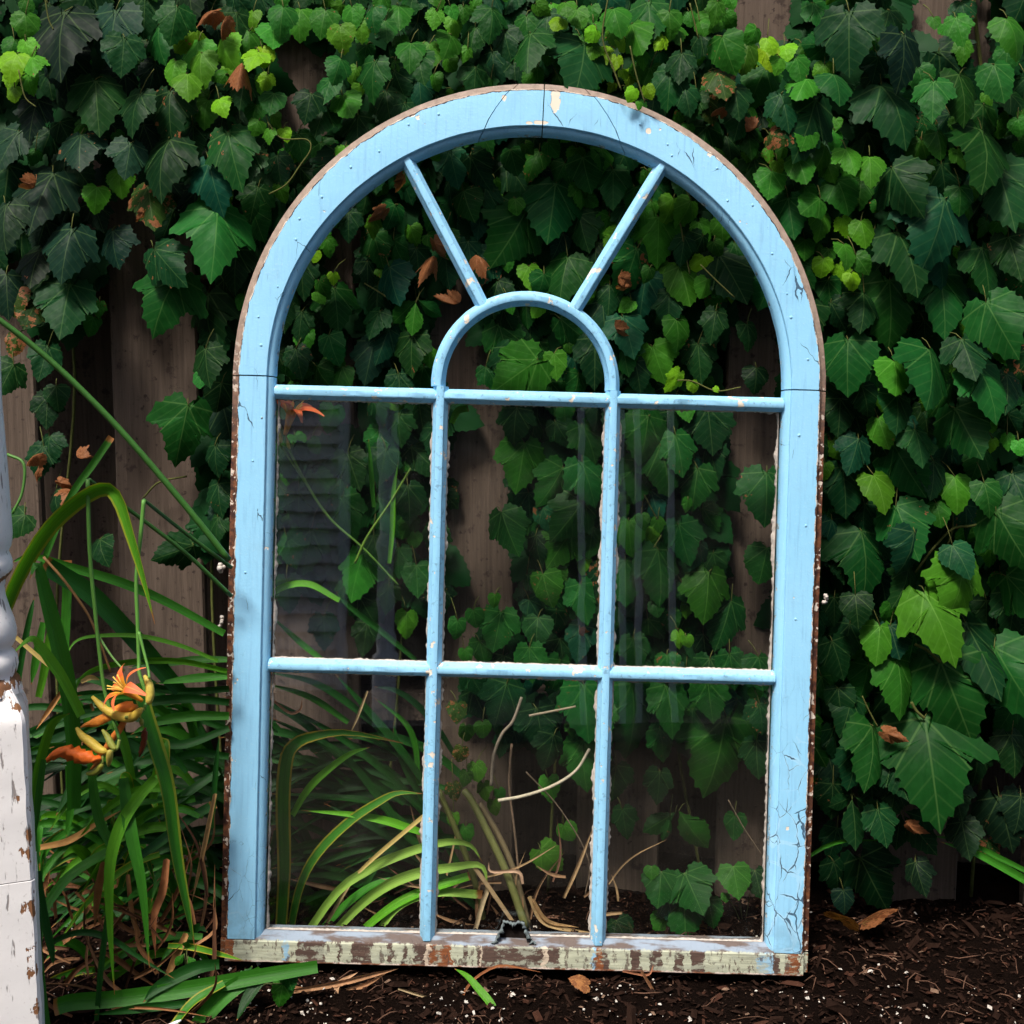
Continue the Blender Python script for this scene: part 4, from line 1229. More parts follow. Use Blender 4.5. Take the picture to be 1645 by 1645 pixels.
LEFT = [
 ([(5, 985), (30, 925), (70, 858), (115, 812), (160, 785), (188, 797), (210, 860), (232, 935), (249, 1003)], 27, 1.50, 1.44, 'g', 1, .6),
 ([(118, 1300), (117, 1190), (106, 1095), (86, 1010), (69, 945), (59, 908), (48, 930)], 27, 1.50, 1.46, 'm', 1),
 ([(360, 1018), (267, 967), (195, 936), (122, 914), (52, 894), (15, 905)], 14, 1.62, 1.50, 'm', 1),
 ([(290, 1110), (267, 1084), (207, 1016), (146, 955), (100, 925), (70, 908)], 26, 1.60, 1.52, 'd', 0),
 ([(60, 930), (90, 850), (118, 790), (150, 745), (179, 702)], 10, 1.58, 1.62, 'm', 0),
 ([(130, 1150), (102, 1094), (80, 1062), (61, 1036), (47, 1028), (18, 1052)], 19, 1.48, 1.44, 'g', 1),
 ([(100, 1130), (104, 1040), (108, 960), (108, 900)], 14, 1.54, 1.56, 'm', 0),
 ([(85, 1075), (50, 1045), (24, 1022)], 6, 1.50, 1.50, 's', 0),
 ([(350, 1062), (292, 1038), (231, 1023), (170, 1021), (122, 1030), (100, 1070)], 7, 1.60, 1.52, 'g', 1),
 ([(365, 1078), (292, 1062), (219, 1062), (158, 1073), (128, 1092), (118, 1120)], 11, 1.60, 1.52, 'g', 1),
 ([(365, 1086), (310, 1090), (250, 1098)], 13, 1.60, 1.58, 'm', 1),
 ([(365, 1060), (320, 1060), (270, 1066), (240, 1078)], 12, 1.62, 1.60, 'm', 1),
 ([(368, 1106), (300, 1110), (230, 1104), (180, 1110), (120, 1118)], 13, 1.64, 1.62, 'd', 1),
 ([(368, 1128), (300, 1122), (220, 1130), (130, 1150), (50, 1180)], 14, 1.64, 1.58, 'd', 1),
 ([(368, 1150), (310, 1150), (250, 1160), (210, 1180)], 15, 1.62, 1.60, 'm', 1),
 ([(368, 1170), (300, 1195), (240, 1200), (200, 1245)], 13, 1.62, 1.58, 'd', 1),
 ([(368, 1215), (310, 1210), (240, 1235), (190, 1270)], 13, 1.63, 1.60, 'd', 1),
 ([(222, 1098), (232, 1140), (250, 1202), (268, 1267), (283, 1375), (300, 1460), (313, 1522)], 27, 1.50, 1.47, 'm', 1, .7),
 ([(250, 1250), (217, 1289), (192, 1332), (177, 1394), (177, 1484), (184, 1598)], 19, 1.50, 1.44, 'g', 1),
 ([(198, 1250), (204, 1300), (212, 1345), (229, 1430), (240, 1555)], 19, 1.50, 1.45, 'm', 1),
 ([(146, 1225), (152, 1280), (162, 1325), (182, 1362)], 14, 1.52, 1.50, 'm', 0),
 ([(48, 1310), (60, 1240), (78, 1175), (92, 1155), (112, 1146)], 15, 1.46, 1.46, 'g', 1),
 ([(66, 1480), (80, 1448), (108, 1412), (145, 1385), (190, 1362)], 16, 1.46, 1.52, 'm', 0),
 ([(225, 1375), (260, 1350), (300, 1318), (345, 1292)], 14, 1.50, 1.58, 'd', 0),
 ([(510, 1553), (430, 1566), (300, 1589), (190, 1604), (120, 1609), (86, 1618)], 24, 1.50, 1.42, 'm', 0),
 ([(86, 1512), (118, 1499), (150, 1499), (185, 1512), (230, 1542), (280, 1572)], 10, 1.46, 1.46, 'd', 1),
 ([(76, 1660), (66, 1590), (60, 1520), (62, 1430), (70, 1380)], 15, 1.40, 1.44, 'm', 1),
 ([(60, 1400), (70, 1470), (82, 1525), (86, 1550)], 13, 1.42, 1.42, 'd', 1),
 ([(270, 1519), (310, 1522), (350, 1532), (392, 1543)], 10, 1.50, 1.52, 'g', 1, .1),
 ([(420, 1562), (370, 1590), (330, 1630), (310, 1665)], 26, 1.49, 1.44, 'm', 0),
 ([(360, 1580), (310, 1610), (270, 1660)], 15, 1.47, 1.43, 'm', 0, .5),
 ([(300, 1612), (220, 1620), (150, 1630)], 14, 1.46, 1.43, 'd', 1),
 ([(352, 1548), (310, 1556), (255, 1585), (230, 1610)], 20, 1.49, 1.45, 'd', 1),
 ([(430, 1560), (400, 1600), (380, 1640)], 18, 1.49, 1.45, 'd', 1),
 ([(50, 1180), (100, 1150), (150, 1135)], 12, 1.56, 1.58, 'd', 0),
 ([(45, 1245), (85, 1210), (130, 1190)], 14, 1.52, 1.56, 'd', 0),
 ([(160, 1230), (120, 1260), (90, 1310)], 15, 1.54, 1.50, 'd', 1),
 ([(155, 1640), (162, 1560), (170, 1490), (172, 1450)], 9, 1.44, 1.46, 'd', 1),
 ([(352, 1240), (300, 1275), (230, 1330), (160, 1420)], 14, 1.60, 1.54, 'd', 1),
 ([(80, 1330), (120, 1300), (150, 1250), (160, 1200)], 13, 1.56, 1.56, 'd', 1),
 ([(70, 1220), (62, 1280), (56, 1350)], 10, 1.44, 1.42, 'm', 1),
 ([(110, 1230), (113, 1300), (106, 1345)], 12, 1.53, 1.53, 'm', 1),
 ([(70, 1000), (58, 1060), (50, 1100)], 12, 1.56, 1.56, 'm', 1),
 ([(62, 1120), (72, 1075), (78, 1030), (76, 1015)], 12, 1.55, 1.55, 'g', 1),
 ([(25, 1130), (34, 1060), (48, 990), (55, 960)], 9, 1.56, 1.58, 'd', 1),
 ([(340, 1330), (345, 1250), (352, 1180)], 9, 1.56, 1.58, 'd', 1),
 ([(745, 1640), (800, 1640), (790, 1615), (770, 1590), (750, 1568), (730, 1556)][1:], 12, 1.49, 1.56, 'g', 1),
]
for t in LEFT:
    blade(lily, t[0], t[1] * 1.15, t[2], t[3], t[4], bool(t[5]), t[6] if len(t) > 6 else 1.0)
# darker blades deeper in the clump
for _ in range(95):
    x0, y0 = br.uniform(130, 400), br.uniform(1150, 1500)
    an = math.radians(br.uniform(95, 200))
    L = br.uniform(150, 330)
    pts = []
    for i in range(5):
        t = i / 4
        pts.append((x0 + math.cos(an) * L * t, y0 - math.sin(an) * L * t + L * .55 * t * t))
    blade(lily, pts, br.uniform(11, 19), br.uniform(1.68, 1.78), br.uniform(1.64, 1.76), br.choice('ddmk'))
# livelier blades arching out of the clump in front
for i in range(46):
    x0, y0 = br.uniform(150, 345), br.uniform(1240, 1560)
    an = math.radians(br.uniform(70, 195))
    L = br.uniform(120, 260)
    sag = br.uniform(.45, 1.1)
    pts = [(x0 + math.cos(an) * L * t, y0 - math.sin(an) * L * t + L * sag * t * t) for t in (0, .25, .5, .75, 1)]
    pts = [(min(350, max(64, x)), y) for x, y in pts]
    blade(lily, pts, br.uniform(11, 20), br.uniform(1.54, 1.60), br.uniform(1.49, 1.58), br.choice('mmmggd'), alpha=br.choice((1, 1, .5)))
# fallen dead blades
for _ in range(70):
    x0, y0 = br.uniform(70, 340), br.uniform(1400, 1640)
    an = math.radians(br.choice((br.uniform(-50, 50), br.uniform(40, 140), br.uniform(130, 230))))
    L = br.uniform(60, 170)
    cv = br.uniform(-.5, .5)
    pts = [(x0 + math.cos(an) * L * t - math.sin(an) * cv * L * t * t + br.uniform(-5, 5), y0 - math.sin(an) * L * t - math.cos(an) * cv * L * t * t) for t in (0, .3, .6, 1)]
    pts = [(min(345, max(66, x)), min(1660, y)) for x, y in pts]
    Yd = 1.43 + (1640 - y0) / 300 * .16 + br.uniform(.0, .05)
    blade(lily, pts, br.uniform(4, 10), Yd, Yd + br.uniform(-.02, .02), None, True, name="dead_leaf", fold=br.uniform(.3, 1.2), mat=MAT_DRY, color=br.choice(((.17, .075, .03), (.26, .13, .06), (.09, .04, .02), (.20, .09, .035), (.12, .05, .022))), twist=br.uniform(-1, 1), n=14)
for pts, w, c in (([(205, 1405), (212, 1470), (228, 1520), (233, 1560)], 9, (.34, .16, .06)), ([(268, 1380), (262, 1430), (248, 1475), (250, 1540)], 14, (.30, .12, .05)), ([(345, 1275), (325, 1370), (308, 1450)], 9, (.42, .25, .10)), ([(165, 1385), (157, 1430), (152, 1490)], 14, (.34, .15, .05)),
                  ([(65, 1362), (110, 1352), (150, 1328), (195, 1302)], 13, (.36, .19, .06)), ([(300, 1500), (280, 1545), (258, 1590)], 14, (.40, .22, .08)), ([(100, 1110), (80, 1140), (58, 1172)], 9, (.40, .20, .07)), ([(130, 1095), (145, 1088), (160, 1092)], 9, (.45, .30, .10)),
                  ([(470, 1592), (540, 1580), (600, 1565), (640, 1556)], 11, (.38, .20, .10)), ([(440, 1580), (520, 1596), (580, 1585), (625, 1560)], 10, (.30, .15, .07)), ([(540, 1598), (545, 1580), (575, 1562)], 9, (.42, .25, .14)), ([(250, 1635), (310, 1628), (350, 1632)], 7, (.42, .22, .12)),
                  ([(738, 1650), (740, 1610), (760, 1575), (800, 1552), (840, 1556), (870, 1562)], 5, (.22, .08, .03)), ([(640, 1588), (680, 1600), (712, 1608)], 5, (.48, .36, .20)), ([(1030, 1560), (1045, 1585), (1062, 1612)], 6, (.36, .17, .08)), ([(1000, 1560), (1040, 1566), (1050, 1550)], 4, (.25, .10, .05))):
    Yd = 1.50 if w != 9 else 1.52
    if pts[0][0] > 430: Yd = P(pts[0][0], 1600, 1.5).y * 1.02
    blade(lily, pts, w, Yd, Yd + .02, None, True, name="dead_leaf", fold=.6, mat=MAT_DRY, color=c, n=16)

BEHIND = [
 ([(450, 1512), (455, 1440), (457, 1380), (455, 1290), (460, 1222), (474, 1196), (504, 1183), (561, 1177), (648, 1194)], 25, 1.72, 1.71, 'm', 1, .2),
 ([(464, 1510), (482, 1425), (511, 1370), (561, 1320), (609, 1288), (640, 1274), (680, 1275)], 17, 1.72, 1.72, 'm', 1, .4),
 ([(470, 1310), (490, 1275), (517, 1245), (561, 1212), (595, 1200)], 13, 1.74, 1.74, 'g', 1),
 ([(680, 1338), (650, 1328), (618, 1318), (561, 1308), (484, 1302)], 14, 1.73, 1.72, 'g', 1),
 ([(485, 1510), (542, 1432), (593, 1396), (625, 1380), (672, 1363), (720, 1352), (756, 1358), (775, 1385)], 17, 1.71, 1.73, 'p', 1),
 ([(522, 1512), (577, 1455), (625, 1420), (672, 1402), (720, 1394), (772, 1390), (784, 1424)], 19, 1.71, 1.73, 'p', 1),
 ([(565, 1510), (625, 1460), (672, 1435), (735, 1414), (755, 1408)], 16, 1.72, 1.73, 'g', 0),
 ([(600, 1510), (640, 1456), (700, 1434), (775, 1437)], 14, 1.72, 1.73, 'p', 0),
 ([(500, 1512), (560, 1450), (610, 1418), (672, 1408)], 14, 1.73, 1.75, 'm', 1),
 ([(575, 1402), (610, 1370), (672, 1318), (700, 1296)], 7, 1.70, 1.72, 's', 0),
 ([(690, 1360), (656, 1345), (600, 1270), (540, 1205), (430, 1150)], 15, 1.76, 1.74, 'd', 1),
 ([(690, 1270), (640, 1200), (590, 1140), (536, 1080)], 14, 1.77, 1.76, 'd', 1),
 ([(650, 1290), (600, 1255), (520, 1195), (425, 1150)], 14, 1.77, 1.75, 'd', 1),
 ([(680, 1300), (620, 1240), (540, 1180), (430, 1120)], 13, 1.78, 1.76, 'd', 1),
 ([(660, 1330), (600, 1290), (520, 1280), (430, 1275)], 14, 1.77, 1.76, 'd', 1),
 ([(700, 1320), (660, 1250), (640, 1200), (632, 1160)], 12, 1.78, 1.78, 'd', 1),
 ([(672, 1260), (668, 1200), (650, 1160), (600, 1120)], 11, 1.78, 1.78, 'm', 1),
 ([(560, 1160), (500, 1120), (430, 1098)], 13, 1.77, 1.77, 'm', 1),
 ([(620, 1180), (560, 1130), (500, 1095), (430, 1080)], 12, 1.78, 1.77, 'd', 1),
 ([(560, 1500), (600, 1400), (660, 1365)], 10, 1.76, 1.76, 'd', 1),
 ([(545, 965), (500, 940), (466, 940), (432, 955)], 12, 1.70, 1.70, 'g', 0),
 ([(520, 1062), (480, 1030), (436, 990)], 10, 1.72, 1.72, 'm', 1),
 ([(668, 1060), (620, 1020), (561, 974), (540, 950)], 10, 1.77, 1.77, 'd', 1),
 ([(600, 815), (596, 760), (592, 705)], 9, 1.76, 1.76, 'm', 1),
 ([(625, 905), (630, 850), (632, 790), (640, 740)], 9, 1.74, 1.74, 'g', 1),
 ([(725, 680), (735, 660), (752, 655)], 12, 1.71, 1.71, 'g', 0),
 ([(428, 1420), (436, 1370), (445, 1330)], 10, 1.74, 1.74, 'd', 0),
 ([(790, 1480), (700, 1400), (600, 1330), (520, 1290)], 13, 1.78, 1.74, 'k', 1),
 ([(1700, 1445), (1645, 1412), (1570, 1372), (1510, 1352)], 14, 1.74, 1.76, 'm', 1),
 ([(1690, 1420), (1620, 1385), (1550, 1352), (1490, 1342)], 9, 1.76, 1.77, 'm', 1),
 ([(1300, 1375), (1330, 1358), (1365, 1350), (1430, 1350)], 8, 1.74, 1.76, 'm', 1),
]
for t in BEHIND:
    blade(lily2, t[0], t[1], t[2], t[3], t[4], bool(t[5]), t[6] if len(t) > 6 else 1.0)
for _ in range(85):
    x0, y0 = br.uniform(450, 770), br.uniform(1210, 1500)
    an = math.radians(br.uniform(110, 175))
    L = br.uniform(180, 320)
    pts = [(x0 + math.cos(an) * L * t, y0 - math.sin(an) * L * t + L * .45 * t * t) for t in (0, .25, .5, .75, 1)]
    blade(lily2, pts, br.uniform(10, 18), 1.82, br.uniform(1.77, 1.81), br.choice('dkkkd'))
for _ in range(30):
    x0, y0 = br.uniform(440, 1000), br.uniform(1400, 1500)
    if br.random() < .5: x0 = br.uniform(690, 900)
    an = math.radians(br.uniform(0, 180)); L = br.uniform(40, 130); cv = br.uniform(-.5, .5)
    pts = [(x0 + math.cos(an) * L * t - math.sin(an) * cv * L * t * t, y0 - math.sin(an) * L * t - math.cos(an) * cv * L * t * t) for t in (0, .3, .6, 1)]
    Yd = br.uniform(1.72, 1.78)
    blade(lily2, pts, br.uniform(3, 8), Yd, Yd, None, True, name="dead_leaf", fold=.7, mat=MAT_DRY, color=br.choice(((.26, .15, .08), (.38, .25, .13), (.16, .08, .05))), n=12)
for pts, w, c in (([(830, 1490), (770, 1405), (755, 1390)], 8, (.40, .28, .15)), ([(762, 1498), (775, 1450), (782, 1425), (770, 1400)], 9, (.52, .40, .24)), ([(850, 1440), (870, 1478), (905, 1492), (950, 1498)], 9, (.46, .31, .15)), ([(840, 1420), (832, 1400), (790, 1400), (785, 1385)], 6, (.42, .27, .18)),
                  ([(855, 1445), (880, 1480), (930, 1490)], 7, (.36, .22, .10)), ([(590, 1110), (575, 1150), (562, 1180)], 5, (.42, .30, .16)), ([(435, 1122), (465, 1145), (482, 1140), (485, 1124)], 5, (.34, .17, .09)), ([(520, 1490), (555, 1430), (566, 1415)], 7, (.48, .33, .18))):
    blade(lily2, pts, w, 1.72, 1.73, None, True, name="dead_leaf", fold=.6, mat=MAT_DRY, color=c, n=14)


def stalk(parent, pts, r, Ya, Yb, col, name="flower_stalk", mat=None, taper=.8):
    w = [P(x, y, Ya + (Yb - Ya) * i / (len(pts) - 1)) for i, (x, y) in enumerate(pts)]
    n = 6 * len(pts)
    c = spline(w, n)
    R = wpx(r, (Ya + Yb) / 2)
    mb = MB()
    mb.tube([p - parent.location for p in c], [R * (1 - (1 - taper) * i / n) for i in range(n)], 8)
    o = obj(name, mb.mesh(name, mat or MAT_STEM), parent)
    o.color = (*col, 1)
    return o


SG = (0.045, 0.150, 0.020)
stalk(lily, [(368, 900), (300, 815), (200, 698), (110, 606), (40, 545), (-20, 500)], 5.5, 1.60, 1.52, (.035, .125, .018))
stalk(lily, [(372, 958), (300, 890), (225, 832), (175, 795), (143, 770)], 3.6, 1.62, 1.48, (.028, .10, .016))
stalk(lily, [(141, 770), (142, 830), (145, 900), (153, 985), (161, 1060), (168, 1110), (180, 1150), (192, 1188)], 3.4, 1.48, 1.45, (.085, .23, .035))
stalk(lily, [(372, 912), (300, 858), (262, 828), (231, 803)], 3.4, 1.62, 1.50, (.028, .10, .016))
stalk(lily, [(231, 803), (226, 860), (219, 930), (221, 1000), (223, 1060), (224, 1082), (236, 1120), (232, 1138)], 3.4, 1.50, 1.45, (.085, .23, .035))
stalk(lily, [(223, 1015), (232, 1050), (238, 1074), (240, 1090)], 2.6, 1.47, 1.45, (.085, .23, .035))
stalk(lily, [(160, 1025), (180, 1055), (200, 1078)], 2.0, 1.47, 1.46, (.12, .25, .06))
stalk(lily, [(70, 895), (105, 935), (140, 985), (158, 1025), (178, 1080)], 2.4, 1.52, 1.50, (.20, .10, .03))
stalk(lily, [(12, 730), (38, 745), (36, 790), (20, 825)], 2.6, 1.50, 1.48, (.05, .15, .02))
stalk(lily2, [(447, 660), (452, 690), (479, 752), (526, 828), (585, 882), (640, 940)], 2.2, 1.765, 1.77, (.09, .20, .03))
stalk(lily2, [(440, 700), (470, 745), (500, 790)], 1.6, 1.765, 1.77, (.09, .20, .03))
stalk(lily2, [(570, 905), (590, 862), (625, 810), (660, 752)], 2.2, 1.74, 1.74, (.12, .22, .03))
stalk(lily2, [(845, 1490), (815, 1405), (785, 1340), (757, 1285), (745, 1270)], 7.0, 1.73, 1.76, (.16, .17, .055), name="old_stalk")
stalk(lily2, [(850, 1490), (826, 1400), (800, 1340), (770, 1290)], 5.5, 1.74, 1.77, (.17, .13, .07), name="old_stalk")
stalk(lily2, [(780, 1500), (764, 1420), (735, 1340), (705, 1270)], 6.0, 1.75, 1.77, (.10, .11, .03), name="old_stalk")
stalk(lily2, [(800, 1286), (840, 1279), (887, 1263), (925, 1238), (947, 1203)], 3.0, 1.70, 1.71, (.52, .46, .34), name="dry_tendril", mat=MAT_TWIG)
stalk(lily2, [(789, 1262), (793, 1215), (806, 1180), (824, 1158), (838, 1120)], 3.0, 1.74, 1.76, (.24, .20, .15), name="dry_tendril", mat=MAT_TWIG)
stalk(lily2, [(822, 1195), (818, 1260), (826, 1330), (833, 1400), (838, 1470)], 2.2, 1.74, 1.75, (.22, .15, .10), name="dry_tendril", mat=MAT_TWIG)
stalk(lily2, [(850, 1150), (885, 1143), (925, 1135)], 2.2, 1.74, 1.74, (.30, .24, .17), name="dry_tendril", mat=MAT_TWIG)
stalk(lily2, [(845, 1240), (900, 1300), (945, 1380), (940, 1440)], 1.3, 1.76, 1.77, (.22, .16, .11), name="dry_tendril", mat=MAT_TWIG)
stalk(lily2, [(1170, 1285), (1195, 1330), (1225, 1375)], 1.2, 1.74, 1.74, (.16, .12, .08), name="dry_tendril", mat=MAT_TWIG)


def petal_mesh(L, W, curl, cup):
    n, k = 10, 5
    vs, fs, uvs = [], [], []
    for i in range(n + 1):
        t = i / n
        w = W * (math.sin(math.pi * min(1, (t * .86 + .10))) ** .8) * (.35 + .65 * min(1, t / .45))
        a = curl * t * t
        y = L * (t - .18 * curl * t ** 3)
        z = L * (.55 * t * (1 - t) - .42 * curl * t ** 3)
        for j in range(k):
            u = j / (k - 1) * 2 - 1
            vs.append((u * w, y, z + cup * w * u * u + .04 * W * math.sin(t * 20 + u * 3) * abs(u)))
            uvs.append(((u + 1) / 2, t))
    for i in range(n):
        for j in range(k - 1):
            fs.append((i * k + j, i * k + j + 1, (i + 1) * k + j + 1, (i + 1) * k + j))
    return mesh("petal", vs, fs, MAT_PETAL, True, uv=uvs)


def frame_from(y, z):
    y = Vector(y).normalized()
    x = y.cross(Vector(z)).normalized()
    z = x.cross(y)
    return Matrix((x, y, z)).transposed()


def flower(parent, px, py, Y, axis, size, opens, label):
    """six recurved petals round a throat; axis points out of the throat"""
    loc = P(px, py, Y) - parent.location
    tb = MB()
    ax = Vector(axis).normalized()
    F = frame_from(ax, Vector((0.1, -.3, 1)))
    pts, ra = [], []
    for t in (0, .15, .35, .6, .85, 1):
        pts.append(ax * (size * .75 * t)); ra.append(size * (.06 + .10 * t))
    tb.tube(pts, ra, 10)
    o = obj("flower", tb.mesh("flower_throat", MAT_BUD), parent, loc)
    o.color = (.80, .34, .03, 1)
    o["label"] = label
    for i in range(6):
        a = 2 * math.pi * i / 6 + .3
        rad = F @ Vector((math.cos(a), 0, math.sin(a)))
        op = opens[i]
        d = (ax * math.cos(op) + rad * math.sin(op)).normalized()
        nn = (ax * math.sin(op) - rad * math.cos(op)).normalized()
        m3 = frame_from(d, nn)
        p = obj("petal", petal_mesh(size * (1.0 if i % 2 else 1.08), size * (.15 if i % 2 else .21), .9 + .35 * (i % 3), -.22), o, ax * (size * .62) + rad * (size * .10))
        p.rotation_euler = m3.to_euler()
    sb = MB()
    for i in range(5):
        a = i * 1.257
        rad = F @ Vector((math.cos(a), 0, math.sin(a)))
        sb.tube([ax * size * .55, ax * size * .95 + rad * size * .12, ax * size * 1.25 + rad * size * .30], [.0007, .0006, .0010], 5)
    s = obj("stamen", sb.mesh("stamen", MAT_BUD), o)
    s.color = (.75, .52, .10, 1)


def bud(parent, pts, r, Y, col, name="bud", ragged=0.0):
    w = [P(x, y, Y + .004 * i) for i, (x, y) in enumerate(pts)]
    n = 16
    c = spline(w, n)
    R = wpx(r, Y)
    prof = [max(.12, (math.sin(math.pi * (.06 + .90 * (i / (n - 1)) ** .8))) ** .6) for i in range(n)]
    prof[0] = .25
    mb = MB()
    mb.tube([p - parent.location for p in c], [R * q for q in prof], 9)
    if ragged:
        for v in mb.v:
            e = mnoise.noise(v * 240) * ragged * R
            v += Vector((e, e * .5, e))
    o = obj(name, mb.mesh(name, MAT_BUD), parent)
    o.color = (*col, 1)
    return o


MAT_BUD = color_mat("flower_bud", 0.5, 0.3, 0.30, 220, 0.12)
flower(lily, 229, 1126, 1.445, (-.72, -.30, .62), .036, [.62, .95, 1.15, 1.0, .80, .65], "open orange day lily flower with yellow throat")
YB = (.55, .40, .055)
bud(lily, [(228, 1138), (216, 1150), (205, 1152), (185, 1148), (165, 1136), (148, 1119)], 9, 1.440, YB)
bud(lily, [(238, 1132), (241, 1115), (239, 1098), (232, 1085)], 7.5, 1.445, (.50, .40, .07))
bud(lily, [(219, 1136), (205, 1136), (188, 1143), (165, 1155), (134, 1166)], 10, 1.450, (.75, .25, .035), "faded_flower", .6)
bud(lily, [(200, 1152), (195, 1168), (184, 1182), (172, 1200), (160, 1220), (146, 1236)], 6, 1.455, (.72, .22, .04), "faded_flower", .5)
bud(lily, [(172, 1208), (160, 1204), (145, 1192), (132, 1182), (123, 1169)], 8, 1.440, YB)
bud(lily, [(186, 1205), (179, 1196), (173, 1184), (164, 1172)], 6, 1.445, (.24, .26, .045))
bud(lily, [(176, 1205), (176, 1217), (174, 1231)], 6, 1.438, (.40, .33, .06))
bud(lily, [(165, 1226), (158, 1236), (150, 1241), (139, 1243)], 6.5, 1.440, (.26, .27, .04))
bud(lily, [(162, 1219), (140, 1217), (118, 1211), (96, 1208), (74, 1224)], 11, 1.438, (.80, .16, .02), "faded_flower", .7)
bud(lily, [(227, 1155), (228, 1166)], 4, 1.45, (.28, .30, .05))
bud(lily, [(233, 1170), (230, 1195), (224, 1215)], 5, 1.47, (.16, .035, .012), "faded_flower", .6)
stalk(lily, [(192, 1188), (188, 1202), (176, 1208), (166, 1214), (164, 1226)], 3, 1.45, 1.44, (.20, .26, .05))
stalk(lily, [(232, 1138), (222, 1146), (212, 1152), (200, 1152)], 3, 1.45, 1.44, (.20, .26, .05))
# the flower behind the upper left pane
bud(lily2, [(452, 712), (449, 695), (446, 684)], 4, 1.765, (.45, .42, .10))
bud(lily2, [(466, 722), (459, 705), (452, 688)], 3.5, 1.765, (.45, .42, .08))
flower(lily2, 458, 698, 1.765, (.35, -.35, .9), .046, [.35, .8, 1.0, .9, .5, .4], "orange red day lily flower behind the upper left pane")

# ------------------------------------------------------------------ white turned post at the edge
PY = 1.33
ex = P(48, 1290, PY).x
PYAW = math.radians(20)
ax_x = ex - 0.0589
post = thing("turned_post", "old turned wooden post with flaking white paint standing beside the day lilies", "post", (ax_x, PY + 0.0275, soil_z(ax_x, PY) - .01), (0, 0, PYAW))
prof = [(60, 300), (30, 420), (0, 560), (-1, 640), (4, 700), (9, 760), (14, 830), (16, 858), (15, 876), (10, 887), (13, 893), (16, 902), (17, 912), (14, 922), (7, 930), (4, 944), (6, 958), (12, 978), (19, 996), (23, 1012), (23, 1022), (20, 1034), (14, 1043), (19, 1048), (24, 1056), (26, 1068), (24, 1078), (22, 1086), (27, 1090), (30, 1098), (33, 1112)]
prof = [((x - 60 if y < 640 else x), y) for x, y in prof]
prof[0] = (-14, 300); prof[1] = (-10, 420); prof[2] = (-4, 560)
zr = []
for x, y in prof:
    w = P(x, y, PY + .0275)
    zr.append((w.z - post.location.z, max(.012, w.x - ax_x)))
wear_at = {12: .5, 13: .8, 14: .8, 19: .2, 20: .35, 21: .35, 24: .2, 26: .6, 27: .9, 28: .9, 29: .8, 30: .4}
vs, fs, wr = [], [], []
N = 40
for i, (z, r) in enumerate(zr):
    for j in range(N):
        a = 2 * math.pi * j / N
        vs.append((r * math.cos(a), r * math.sin(a), z)); wr.append(wear_at.get(i, .25))
for i in range(len(zr) - 1):
    for j in range(N):
        fs.append((i * N + j, (i + 1) * N + j, (i + 1) * N + (j + 1) % N, i * N + (j + 1) % N))
fs.append(tuple(range(N)))
obj("turned_shaft", mesh("turned_shaft", vs, fs, MAT_POST, True, {"wear": wr}), post)
ztop = P(36, 1112, PY).z - post.location.z
h = .046
ring = []
c_ = .004
for (x, y) in ((-h + c_, -h), (h - c_, -h), (h, -h + c_), (h, h - c_), (h - c_, h), (-h + c_, h), (-h, h - c_), (-h, -h + c_)):
    ring.append((x, y))


def block(name, z0, z1, grow, seed):
    vs, fs, wr = [], [], []
    n = 40
    for i in range(n + 1):
        t = i / n
        z = z0 + (z1 - z0) * t
        s = 1 + grow - (.30 * max(0, (t - .84) / .16) ** 1.3 if seed == 1 else 0)
        for j, (x, y) in enumerate(ring):
            e = mnoise.noise(Vector((z * 30, j * 3.3, seed))) * .0012
            vs.append(((x * s + e), (y * s + e), z)); wr.append(.55)
        for j in range(8):
            p, q = ring[j], ring[(j + 1) % 8]
            vs.append(((p[0] + q[0]) / 2 * s, (p[1] + q[1]) / 2 * s, z)); wr.append(.06 if j % 2 == 0 else .6)
    def idx(i, k): return i * 16 + (k // 2 if k % 2 == 0 else 8 + k // 2)
    for i in range(n):
        for k in range(16):
            fs.append((idx(i, k), idx(i, (k + 1) % 16), idx(i + 1, (k + 1) % 16), idx(i + 1, k)))
    fs.append(tuple(idx(n, k) for k in range(16))); fs.append(tuple(idx(0, k) for k in reversed(range(16))))
    me = mesh(name, vs, fs, MAT_POST, True, {"wear": wr})
    me.set_sharp_from_angle(angle=math.radians(30))
    return obj(name, me, post)


zsplit = P(52, 1415, PY).z - post.location.z
block("square_block", zsplit + .0015, ztop, 0.0, 1)
block("square_base", 0.0, zsplit, 0.02, 2)
tg = MB()
q = P(8, 1575, PY - .006)
tz = [(-.016, .012), (-.010, .018), (.0, .019), (.006, .016), (.010, .0), (.0165, -.045), (.019, -.075), (-.02, -.075)]
n = len(tz)
tg.add([(q.x + x, q.y, q.z + z) for x, z in tz] + [(q.x + x, q.y + .0012, q.z + z) for x, z in tz], [tuple(range(n - 1, -1, -1)), tuple(range(n, 2 * n))] + [(i, (i + 1) % n, (i + 1) % n + n, i + n) for i in range(n)])
o = obj("hang_tag", tg.mesh("hang_tag", MAT_TAGW, False))
tag(o, "glossy white tag nailed to the foot of the white post", "tag")
nl = MB()
q2 = P(6, 1575, PY - .008)
nl.tube([q2 + Vector((0, -.0022, 0)), q2 + Vector((0, -.001, 0)), q2 + Vector((0, .004, 0))], [.0022, .0026, .0012], 10)
obj("nail", nl.mesh("nail", MAT_METAL), o)
pl = MB()
a_, b_ = P(236, 1662, 1.40), P(291, 1638, 1.42)
d = (b_ - a_); sd_ = d.cross(Vector((0, .3, 1))).normalized() * .0055
e_ = Vector((0, 0, -.0014))
